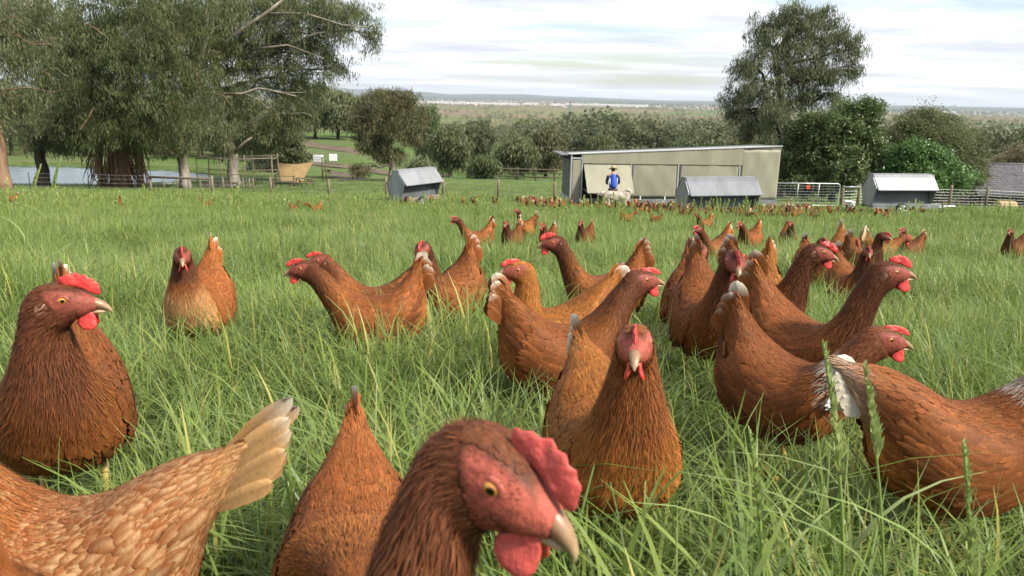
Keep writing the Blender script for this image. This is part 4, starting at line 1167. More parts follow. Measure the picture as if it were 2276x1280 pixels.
def build_grass(keep_out):
    """keep_out: (x, y, along, across, heading) footprints where hens have trodden the grass down"""
    K = np.array(keep_out) if len(keep_out) else np.zeros((0, 5))
    def pts_in(d0, d1, dens, ulim=0.86):
        area = ulim * (d1 ** 2 - d0 ** 2)
        n = int(area * dens)
        y = np.sqrt(rng.uniform(d0 ** 2, d1 ** 2, n)); x = rng.uniform(-ulim, ulim, n) * y
        # thin and thick patches
        p = 0.5 + 0.5 * np.sin(x * 2.1 + 1.3 * np.sin(y * 1.7)) * np.sin(y * 1.9 + 1.1 * np.sin(x * 1.3))
        keep = rng.random(n) < 0.42 + 0.58 * p
        return x[keep], y[keep], p[keep]
    def footprint(x, y):
        f = np.ones(len(x))
        for kx, ky, ka, kb, kh in K:
            dx, dy = x - kx, y - ky
            lx = dx * math.cos(kh) + dy * math.sin(kh); ly = -dx * math.sin(kh) + dy * math.cos(kh)
            e = np.sqrt((lx / ka) ** 2 + (ly / kb) ** 2)
            f = np.minimum(f, 0.46 + 0.54 * sstep(0.7, 1.4, e))
        return f
    def clear_of(x, y):
        px, py, ax, ay, lev = POND
        e = ((x - px) / ax) ** 2 + ((y - py) / ay) ** 2
        return e > 1.0
    fine = [grass_tuft(30, 0.10, 0.11, 0.30, 0.0024, 0.0066, 0.07, 5, flat=.38) for _ in range(6)]
    fine += [grass_tuft(16, 0.11, 0.16, 0.36, 0.005, 0.0105, 0.04, 5, flat=.35) for _ in range(2)]
    fine.append(grass_tuft(30, 0.10, 0.06, 0.16, 0.002, 0.004, 0.30, 4, flat=0.6))
    mid = [grass_tuft(32, 0.15, 0.14, 0.35, 0.005, 0.0105, 0.05, 3, seed_heads=random.choice([0, 0, 0, 1])) for _ in range(6)]
    far = [grass_tuft(30, 0.28, 0.16, 0.36, 0.009, 0.016, 0.025, 2, seed_heads=random.choice([0, 0, 0, 1])) for _ in range(6)]
    vfar = [grass_tuft(30, 0.55, 0.16, 0.40, 0.02, 0.035, 0.01, 2) for _ in range(4)]
    for nm, protos, d0, d1, dens, s0, s1, sd_ in (('grass', fine, 0.22, 3.6, 330, 0.75, 1.2, 1), ('grass', mid, 3.4, 10.0, 105, 0.75, 1.15, 2),
                                                   ('grass', far, 9.5, 26.0, 30, 0.7, 1.1, 3), ('grass', vfar, 24.5, 82.0, 7.0, 0.6, 1.0, 4)):
        x, y, p = pts_in(d0, d1, dens)
        ok = clear_of(x, y)
        x, y, p = x[ok], y[ok], p[ok]
        n = len(x)
        fp = footprint(x, y)
        sc = rng.uniform(s0, s1, n) * (0.66 + 0.56 * p)
        hgt = sc * fp
        # grass right in front of the lens is short, so that it does not block the view
        if d0 < 1:
            hgt = hgt * (0.55 + 0.45 * sstep(0.35, 1.3, y))
        hgt = hgt * (1 - 0.45 * sstep(44, 52, y))
        P = np.c_[x, y, terrain(x, y) - 0.01]
        rot = np.c_[rng.normal(0, 0.06, n), rng.normal(0, 0.06, n), rng.uniform(0, 6.283, n)]
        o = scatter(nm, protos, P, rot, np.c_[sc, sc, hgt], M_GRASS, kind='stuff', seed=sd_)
# ------------------------------------------------------------------ hens
# side profile, hen facing +x: (top x, top z, bottom x, bottom z, half width), tail root to beak base
HP = np.array([
 (-0.212, 0.402, -0.230, 0.336, .010),
 (-0.186, 0.378, -0.226, 0.262, .027),
 (-0.146, 0.348, -0.212, 0.190, .054),
 (-0.100, 0.318, -0.164, 0.138, .082),
 (-0.044, 0.292, -0.084, 0.108, .096),
 ( 0.010, 0.280,  0.004, 0.097, .101),
 ( 0.046, 0.281,  0.078, 0.116, .096),
 ( 0.070, 0.292,  0.128, 0.160, .087),
 ( 0.084, 0.313,  0.152, 0.214, .069),
 ( 0.093, 0.340,  0.160, 0.264, .053),
 ( 0.100, 0.369,  0.161, 0.310, .041),
 ( 0.110, 0.396,  0.161, 0.346, .0325),
 ( 0.119, 0.420,  0.164, 0.371, .0270),
 ( 0.132, 0.438,  0.172, 0.383, .0262),
 ( 0.149, 0.445,  0.180, 0.390, .0250),
 ( 0.170, 0.443,  0.189, 0.396, .0215),
 ( 0.187, 0.434,  0.196, 0.401, .0155),
 ( 0.199, 0.425,  0.202, 0.405, .0100)])
NS = 171
def headmap(x, z): return .1152 + (x - .128) * 1.14, .412 + (z - .412) * .93
def bodymap(x): return x * .76 if x < .02 else (.0152 + (x - .02) * .9 if x < .1 else x - .0128)
for _i in range(13):
    HP[_i, 0], HP[_i, 2] = bodymap(HP[_i, 0]), bodymap(HP[_i, 2])
for _i in range(13, 18):
    HP[_i, 0], HP[_i, 1] = headmap(HP[_i, 0], HP[_i, 1]); HP[_i, 2], HP[_i, 3] = headmap(HP[_i, 2], HP[_i, 3])
def _cr(tab, s):
    i = np.clip(np.floor(s).astype(int), 0, len(tab) - 2); f = (s - i)[:, None]
    p0 = tab[np.clip(i - 1, 0, None)]; p1 = tab[i]; p2 = tab[i + 1]; p3 = tab[np.clip(i + 2, None, len(tab) - 1)]
    return 0.5 * (2 * p1 + (p2 - p0) * f + (2 * p0 - 5 * p1 + 4 * p2 - p3) * f ** 2 + (3 * p1 - p0 - 3 * p2 + p3) * f ** 3)
HS = np.linspace(0, 17, NS)
HT = _cr(HP, HS)

def rotY(a):     # positive leans forward/down (x -> -z)
    c, s = np.cos(a), np.sin(a); o, z = np.ones_like(a), np.zeros_like(a)
    return np.stack([np.stack([c, z, s], -1), np.stack([z, o, z], -1), np.stack([-s, z, c], -1)], -2)
def rotZ(a):
    c, s = np.cos(a), np.sin(a); o, z = np.ones_like(a), np.zeros_like(a)
    return np.stack([np.stack([c, -s, z], -1), np.stack([s, c, z], -1), np.stack([z, z, o], -1)], -2)

class HenShape:
    def __init__(self, neck=0.0, head=None, nyaw=0.0, hyaw=0.0, stretch=1.0, tail=0.0, pitch=0.0, fat=1.0):
        """angles in degrees; neck>0 leans the neck forward, head = pitch kept by the head, yaw>0 turns left"""
        d = math.radians
        s = HS
        self.top = np.c_[HT[:, 0], np.zeros(NS), HT[:, 1]]; self.bot = np.c_[HT[:, 2], np.zeros(NS), HT[:, 3]]
        self.w = HT[:, 4] * np.where(s < 9, fat, 1.0)
        C = (self.top + self.bot) / 2
        head = 0.0 if head is None else head
        pa = d(neck) * sstep(6.0, 9.5, s) + d(head - neck) * sstep(11.0, 13.3, s) + -d(tail) * (1 - sstep(0.8, 3.4, s))
        ya = d(nyaw) * sstep(6.5, 11, s) + d(hyaw) * sstep(10.5, 13.2, s)
        R = rotZ(ya) @ rotY(pa)
        dC = np.diff(C, axis=0)
        st = 1 + (stretch - 1) * sstep(7.5, 8.5, HS[:-1]) * (1 - sstep(11.8, 12.6, HS[:-1]))
        dC = dC * st[:, None]
        Rm = (R[1:] + R[:-1]) / 2
        D = np.einsum('nij,nj->ni', Rm, dC)
        k0 = int(NS * 5 / 17)
        P = np.zeros((NS, 3)); P[k0] = C[k0]
        for i in range(k0, NS - 1): P[i + 1] = P[i] + D[i]
        for i in range(k0 - 1, -1, -1): P[i] = P[i + 1] - D[i]
        Rp = rotY(np.array([d(pitch)]))[0]
        piv = np.array([0.0, 0, 0.14])
        self.P = (P - piv) @ Rp.T + piv; self.R = np.einsum('ij,njk->nik', Rp, R); self.C = C
    def frame(self, s):
        s = np.asarray(s, float)
        k = np.clip(s / 17 * (NS - 1), 0, NS - 1.0001); i = k.astype(int); f = (k - i)
        lp = lambda A: A[i] * (1 - f).reshape((-1,) + (1,) * (A.ndim - 1)) + A[i + 1] * f.reshape((-1,) + (1,) * (A.ndim - 1))
        return lp(self.C), lp(self.P), lp(self.R), lp(self.top), lp(self.w)
    def surf(self, s, th):
        """th: 0 on top of the back, pi/2 on the left side, pi below"""
        c, p, R, top, w = self.frame(s)
        h = top - c
        z = np.cos(th); y = np.sin(th)
        loc = h * z[:, None] + np.c_[np.zeros_like(y), w * y, np.zeros_like(y)]
        # flanks are fuller than an ellipse
        k = 1 + 0.06 * np.sin(2 * th) ** 2
        return p + np.einsum('nij,nj->ni', R, loc * k[:, None])
    def attach(self, pts, s):
        pts = np.array(pts, float).reshape(-1, 3)
        pts[:, 0], pts[:, 2] = headmap(pts[:, 0], pts[:, 2])
        c, p, R, _, _ = self.frame(np.full(len(pts), s, float))
        return p + np.einsum('nij,nj->ni', R, pts - c)

RUST = np.array((0.208, 0.067, 0.018)); DARK = np.array((0.062, 0.021, 0.009)); BUFF = np.array((0.36, 0.19, 0.075))
GOLD = np.array((0.335, 0.122, 0.026)); WHITE = np.array((0.74, 0.66, 0.52)); FACE = np.array((0.255, 0.062, 0.042)); CREAM = np.array((0.62, 0.43, 0.22))
COMB = np.array((0.56, 0.050, 0.042))

def hen_color(s, th, k, r):
    """plumage colour of a feather rooted at (s, th); k: the hen's palette"""
    n = len(s)
    neck = sstep(k.get('ns', 7.3), k.get('ns', 7.3) + 2.3, s)
    under = sstep(1.75, 2.7, th) * (1 - sstep(6.5, 8.5, s))
    breast = sstep(5.5, 7.5, s) * (1 - sstep(8.5, 10.0, s)) * sstep(0.9, 1.8, th)
    c = np.tile(k['body'], (n, 1))
    mixc = lambda c, q, w: c * (1 - w[:, None]) + np.asarray(q) * w[:, None]
    c = mixc(c, k['breast'], breast)
    c = mixc(c, k['neck'], neck)
    c = mixc(c, k['under'], under * 0.85)
    c = mixc(c, k['tail'], (1 - sstep(0.2, 2.2, s)) * k.get('tailw', 0.5))
    c = c * np.exp(r.normal(0, 0.16, (n, 1)))
    c = c * (1 + r.normal(0, 0.05, (n, 3)))
    return np.clip(c, 0.004, 0.85)

def palette(body=RUST, neck=None, breast=None, under=None, tail=None, lace=0.40, edge=None, centre=None, tipwhite=0.5, dark=0.0, **kw):
    body = np.asarray(body, float)
    k = dict(body=body, neck=body * 0.50 if neck is None else np.asarray(neck, float), breast=body * 0.95 if breast is None else np.asarray(breast, float),
             under=body * 1.15 if under is None else np.asarray(under, float), tail=body * 1.25 if tail is None else np.asarray(tail, float),
             lace=lace, edge=edge, centre=centre, tipwhite=tipwhite)
    k.update(kw); return k

def feathers(mb, sh, s, th, length, width, colr, k, lift, r, hi=True, out=0.0, tipcol=None, curl=0.24):
    """lay one feather on the body at each (s, th), tips pointing to the tail"""
    n = len(s)
    e = 1e-2
    P = sh.surf(s, th)
    dS = (sh.surf(np.clip(s + e * 4, 0, 17), th) - sh.surf(np.clip(s - e * 4, 0, 17), th))
    dT = (sh.surf(s, th + e) - sh.surf(s, th - e))
    T = -dS / (np.linalg.norm(dS, axis=1)[:, None] + 1e-9)
    N = np.cross(dT, dS); N /= np.linalg.norm(N, axis=1)[:, None] + 1e-9
    cen = sh.frame(s)[1]
    flip = np.sign(np.einsum('ij,ij->i', N, P - cen)); flip[flip == 0] = 1
    N = N * flip[:, None]
    # outwards tangent only; small random yaw
    T = T - N * np.einsum('ij,ij->i', T, N)[:, None]; T /= np.linalg.norm(T, axis=1)[:, None] + 1e-9
    B = np.cross(N, T)
    a = r.normal(0, 0.11, n)[:, None]
    T, B = T * np.cos(a) + B * np.sin(a), B * np.cos(a) - T * np.sin(a)
    L = (length * r.uniform(0.8, 1.2, n))[:, None]; Wd = (width * r.uniform(0.85, 1.15, n))[:, None]
    lf = (lift * r.uniform(0.6, 1.5, n))[:, None]
    P = P + N * (out + 0.0005)
    if hi is True:
        rows = [(0.0, 0.5), (0.45, 1.0), (0.82, 0.8), (1.0, 0.2)]; cols = (-1, 0, 1)
    else:
        rows = [(0.0, 0.5), (0.55, 1.0), (1.0, 0.25)] if hi is False else [(0.0, 1.0), (1.0, 0.15)]; cols = (-1, 1)
    base = colr
    edge = base * np.array((1.75, 1.85, 1.9)) if k['edge'] is None else np.asarray(k['edge'])[None] * np.ones((n, 1))
    cent = base if k['centre'] is None else np.asarray(k['centre'])[None] * np.ones((n, 1))
    la = k['lace']
    V, Cc = [], []
    for ri, (ta, wf) in enumerate(rows):
        for cj in cols:
            up = lf * L * ta - curl * L * ta * ta * 0.5
            arch = 0.10 * Wd * (1 - abs(cj))
            V.append(P + T * L * ta + B * (cj * wf * 0.5) * Wd + N * (up + arch))
            rim = max(abs(cj) * (0.25 + 0.75 * ta), max(0.0, (ta - 0.8) / 0.2))
            col = base * (1 - la * rim) + edge * la * rim
            if k['centre'] is not None:
                q = k.get('cw', 0.7) * max(0, 1 - rim * 1.5) * min(1, ta * 2) * np.clip(r.normal(.9, .35, (n, 1)), 0, 1.3)
                col = col * (1 - q) + cent * q
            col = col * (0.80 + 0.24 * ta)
            if tipcol is not None:
                q = tipcol[1] * max(0, (ta - tipcol[2]) / (1 - tipcol[2]))
                col = col * (1 - q) + np.asarray(tipcol[0]) * q
            Cc.append(col)
    m = len(rows) * len(cols)
    V = np.stack(V, 1).reshape(-1, 3); Cc = np.clip(np.stack(Cc, 1).reshape(-1, 3), 0.003, 0.9)
    nc = len(cols); f0 = []
    for ri in range(len(rows) - 1):
        for cj in range(nc - 1):
            q = ri * nc + cj
            f0.append((q, q + 1, q + nc + 1, q + nc))
    f0 = np.array(f0)
    F = (np.arange(n)[:, None, None] * m + f0[None]).reshape(-1, 4)
    mb.v.append(V); mb.c.append(Cc); mb.f.extend((F + mb.n).tolist()); mb.m.extend([0] * len(F)); mb.n += len(V)

M_PLUME = vcol_mat('hen_plumage', 0.66, 0.20, 260.0, 0.16, stretch=(1, 1, .35))
M_SKIN = vcol_mat('hen_body', 0.6, 0.30, 160.0, 0.25, 0.0, 0.5)
M_COMB = vcol_mat('hen_comb', 0.42, 0.28, 140.0, 0.45, 0.25, 0.6)
M_BEAK = vcol_mat('hen_beak', 0.38, 0.22, 90.0, 0.45)
M_LEG = vcol_mat('hen_leg', 0.5, 0.25, 120.0, 0.35)
M_EYE = vcol_mat('hen_eye', 0.08, 0.05, 80.0, 0.6)
M_HEN = vcol_mat('hen_flock', 0.65, 0.25, 60.0, 0.2)

def body_grid(sh, nr, nt, k, face=True, s1=17.0):
    s = np.linspace(0, s1, nr); th = np.arange(nt) / nt * 2 * math.pi
    S_, T_ = np.meshgrid(s, th, indexing='ij')
    V = sh.surf(S_.ravel(), T_.ravel())
    r = np.random.default_rng(3)
    tt = np.abs(((T_.ravel() + math.pi) % (2 * math.pi)) - math.pi); r2 = np.random.default_rng(9)
    c = hen_color(S_.ravel(), tt, k, r) * 0.8
    sf = S_.ravel()
    fm = sstep(12.9, 13.4, sf) * sstep(0.66, 0.95, tt) * (1 - .95 * sstep(1.75, 2.35, tt) * sstep(15.2, 14.4, sf))
    fm = np.maximum(fm, sstep(15.3, 16.2, sf))
    fm = fm * (1 - .35 * r2.random(len(fm)) * (tt > 1.3)) ; c = c * (1 - fm[:, None]) + (FACE * k.get('face', 1.0))[None] * (1 + r2.normal(0, .06, (len(fm), 1))) * fm[:, None]
    F = [(i * nt + j, i * nt + (j + 1) % nt, (i + 1) * nt + (j + 1) % nt, (i + 1) * nt + j) for i in range(nr - 1) for j in range(nt)]
    F += [tuple(range(nt))[::-1], tuple(range((nr - 1) * nt, nr * nt))]
    return V, F, c

COMB_OUT = [(.2035,.4265),(.206,.436),(.2015,.444),(.2005,.4545),(.1945,.4520),(.1915,.4640),(.1845,.4580),(.1795,.4715),(.1715,.4620),(.1645,.4735),(.1575,.4620),(.1490,.4690),(.1440,.4590),(.1345,.4610),(.1365,.4500),(.1420,.4425),(.1600,.4430),(.1780,.4380),(.1920,.4300)]
def comb_mb(sh, scale=1.0, col=COMB, flop=0.0):
    O = np.array(COMB_OUT); base = np.array([.168, .440])
    # comb stands on the ridge of the head; scaled in height
    scale = scale * .84; O = np.c_[.2065 + (O[:, 0] - .206) * .76, base[1] + (O[:, 1] - base[1]) * scale] 
    n = len(O)
    c = O.mean(0) + np.array([0.0, -0.004])
    rings = []
    for f in (1.0, 0.80, 0.5):
        q = c + (O - c) * f; rings.append(q)
    mb = MB(); V = []
    def y_at(q, f, sgn):
        hgt = np.clip((q[:, 1] - .437) / (0.034 * scale), 0, 1)
        t = (0.0042 - 0.0026 * hgt) * {1.0: 0.22, 0.80: 0.8, 0.5: 1.0}[f]
        return sgn * t + flop * hgt ** 2 + 0.0012 * np.sin(q[:, 0] * 260)
    for sgn in (1, -1):
        for f, q in zip((1.0, 0.80, 0.5), rings): V.append(np.c_[q[:, 0], y_at(q, f, sgn), q[:, 1]])
        V.append(np.array([[c[0], sgn * 0.0034, c[1]]]))
    blk = 3 * n + 1
    F = []
    for b, fl in ((0, False), (blk, True)):
        for g in range(2):
            for j in range(n):
                q = (b + g * n + j, b + g * n + (j + 1) % n, b + (g + 1) * n + (j + 1) % n, b + (g + 1) * n + j)
                F.append(q[::-1] if fl else q)
        for j in range(n):
            q = (b + 2 * n + j, b + 2 * n + (j + 1) % n, b + 3 * n); F.append(q[::-1] if fl else q)
    F += [(j, blk + j, blk + (j + 1) % n, (j + 1) % n) for j in range(n)]
    V = np.vstack(V)
    cc = np.asarray(col)[None] * (0.78 + 0.35 * np.clip((V[:, 2:3] - .43) / .035, 0, 1)) * (1 + 0.12 * np.sin(V[:, :1] * 700))
    mb.add(sh.attach(V, 15.0), F, cc)
    return mb

def lathe_pts(c, rx, ry, rz, nu=10, nv=7):
    V, F = [], []
    for i in range(nv + 1):
        a = math.pi * i / nv
        for j in range(nu):
            b = 2 * math.pi * j / nu
            V.append((c[0] + rx * math.sin(a) * math.cos(b), c[1] + ry * math.sin(a) * math.sin(b), c[2] + rz * math.cos(a)))
    F = [(i * nu + j, i * nu + (j + 1) % nu, (i + 1) * nu + (j + 1) % nu, (i + 1) * nu + j) for i in range(nv) for j in range(nu)]
    return np.array(V), [q[::-1] for q in F]

def wattle_mb(sh, side, col=COMB, size=1.0):
    V, F = lathe_pts((0, 0, 0), .0115 * size, .0036, .017 * size, 12, 8)
    w = 1 + 0.35 * (V[:, 2] < 0) * (-V[:, 2] / (.017 * size)); V[:, 0] *= w
    V[:, 1] += side * (.0075 + 0.006 * np.clip((-V[:, 2]) / .017, 0, 1)); V[:, 0] += .1905 - V[:, 2] * 0.12; V[:, 2] += .3905 - .006 * (size - 1)
    return MB().add(sh.attach(V, 15.0), F, np.asarray(col) * 1.0)

def beak_mb(sh, near=False, open_=0.0):
    mb = MB(); n = 12
    def horn(path, rad_y, rad_z, c0, c1):
        V = []; C = []
        for i, (x, z) in enumerate(path):
            t = i / (len(path) - 1)
            for j in range(n):
                a = 2 * math.pi * j / n
                V.append((x, rad_y[i] * math.cos(a), z + rad_z[i] * math.sin(a))); C.append(np.asarray(c0) * (1 - t) + np.asarray(c1) * t)
        m = len(path)
        F = [(i * n + j, (i + 1) * n + j, (i + 1) * n + (j + 1) % n, i * n + (j + 1) % n) for i in range(m - 1) for j in range(n)]
        F += [tuple(range((m - 1) * n, m * n))[::-1], tuple(range(n))]
        mb.add(sh.attach(np.array(V), 15.0), F, np.array(C))
    horn([(.192,.417),(.200,.4165),(.208,.4140),(.2145,.4100),(.2190,.4050),(.2205,.4005)], [.0105,.0090,.0072,.0052,.0030,.0008], [.0105,.0090,.0072,.0050,.0034,.0012], (.22,.105,.055), (.40,.29,.16))
    horn([(.192,.4015),(.200,.4025),(.208,.4030),(.2130,.4030)], [.0085,.0070,.0048,.0015], [.0050,.0042,.0030,.0010], (.30,.16,.08), (.48,.36,.20))
    return mb

def eye_mb(sh, side):
    mb = MB(); R = .0066; V, C = [], []
    nv, nu = 10, 14
    c = np.array((.1630, side * .0196, .4235))
    ax = np.array((0.28, side * 1.0, 0.08)); ax /= np.linalg.norm(ax)
    u = np.cross(ax, (0, 0, 1)); u /= np.linalg.norm(u); v = np.cross(ax, u)
    for i in range(nv + 1):
        a = math.radians(105) * i / nv
        for j in range(nu):
            b = 2 * math.pi * j / nu
            V.append(c + R * (ax * math.cos(a) + math.sin(a) * (u * math.cos(b) + v * math.sin(b))))
            dg = math.degrees(a)
            C.append((.006, .005, .004) if dg < 27 else ((.50, .21, .035) if dg < 60 else (.10, .03, .02)))
    F = [(i * nu + j, i * nu + (j + 1) % nu, (i + 1) * nu + (j + 1) % nu, (i + 1) * nu + j) for i in range(nv) for j in range(nu)]
    if side > 0: pass
    mb.add(sh.attach(np.array(V), 15.0), F, np.array(C))
    return mb
def lid_mb(sh, side, face):
    """ring of bare skin round the eye"""
    c = np.array((.1630, side * .0213, .4235)); n = 18; V = []
    for k_, (rr, oo) in enumerate(((.0110, -.004), (.0088, .0012), (.0064, .0026), (.0048, .0016))):
        for j in range(n):
            b = 2 * math.pi * j / n
            V.append(c + np.array((rr * 1.12 * math.cos(b), side * oo, rr * math.sin(b))))
    F = [(i * n + j, i * n + (j + 1) % n, (i + 1) * n + (j + 1) % n, (i + 1) * n + j) for i in range(3) for j in range(n)]
    V = np.array(V); cc = np.tile(np.asarray(face), (len(V), 1)); cc[-n:] *= 0.45; cc[:n] *= 1.1
    return MB().add(sh.attach(V, 15.0), F, cc)

def leg_mb(sh, side, fwd=0.0, thigh_col=RUST):
    mb = MB()
    hip = np.array((-0.026, side * 0.055, 0.165)); knee = np.array((-0.045 + fwd * .3, side * .050, 0.098)); ank = np.array((0.01 + fwd, side * .047, 0.0))
    foot = np.array((0.0 + fwd, side * .047, 0.010))
    P = [hip + (knee - hip) * t for t in (-0.35, 0.0, 0.35, 0.7, 1.0)]
    tc = np.array([thigh_col] * 5) * np.array([[1], [1], [1.05], [1.1], [1.15]])
    mb.tube(P, [.034, .040, .034, .022, .010], 12, tc, 0)
    yel = (.50, .36, .10)
    mb.tube([knee + (0, 0, .01), knee * .5 + foot * .5, foot], [.0075, .0062, .0068], 8, yel, 1)
    for a, l in ((-38, .050), (0, .062), (38, .050), (172, .026)):
        a = math.radians(a); d = np.array((math.cos(a), math.sin(a), 0))
        mb.tube([foot + (0, 0, 0.0), foot + d * l * .5 - (0, 0, .001), foot + d * l - (0, 0, .006)], [.0062, .0050, .0018], 6, yel, 1)
    return mb

def rectrices(mb, sh, k, r, n=9, spread=6, length=.075, hi=True, wmul=1.0):
    """tail: feathers stacked like a steep roof along the blunt rear edge, the upper ones tipped white"""
    c, p, R, top, w = sh.frame(np.array([0.25, 2.2])); ax = p[0] - p[1]; ax /= np.linalg.norm(ax)
    tp = sh.surf(np.array([.15]), np.array([0.0]))[0]; bt = sh.surf(np.array([.15]), np.array([math.pi]))[0]
    side = np.cross((0, 0, 1), ax); side /= np.linalg.norm(side); up = np.cross(ax, side)
    dn = bt - tp
    for i in range(n):
        h = ((i + 1) // 2) / (n / 2.0); sd = 1 if i % 2 else -1
        if i == 0: sd = .2
        root = tp + dn * (.06 + h * .80) + side * sd * (.003 + .007 * h) - ax * .050
        d = ax + up * (.02 - .34 * h) + side * sd * math.tan(math.radians(spread)) * (.3 + h) + r.normal(0, .025, 3); d /= np.linalg.norm(d)
        fn = side * (1 if sd > 0 else -1) + up * .25; fn = fn - d * fn.dot(d); fn /= np.linalg.norm(fn); b = np.cross(fn, d)
        L = length * (1.32 - .40 * h) * r.uniform(.92, 1.08); Wd = .046 * r.uniform(.9, 1.1) * wmul
        tw = .75 * k['tipwhite'] * (1.1 - h) * r.uniform(.5, 1.3)
        rows = [(0, .35), (.3, .8), (.6, 1), (.80, .92), (.93, .62), (1, .14)]; V, C = [], []
        for ta, wf in rows:
            for cj in (-1, -.07, .07, 1):
                V.append(root + d * L * ta + b * cj * wf * .5 * Wd + fn * (.005 * (1 - abs(cj))) - up * .010 * ta * ta)
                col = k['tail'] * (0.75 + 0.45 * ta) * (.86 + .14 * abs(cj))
                wv = np.clip((ta - (1 - tw)) / 0.25, 0, 1) if tw > .05 else 0
                col = col * (1 - wv) + WHITE * wv
                if abs(cj) < .1: col = col * 0.72
                C.append(col)
        F = [(ri * 4 + j, ri * 4 + j + 1, ri * 4 + j + 5, ri * 4 + j + 4) for ri in range(5) for j in range(3)]
        mb.add(V, F, np.clip(np.array(C), .004, .85))

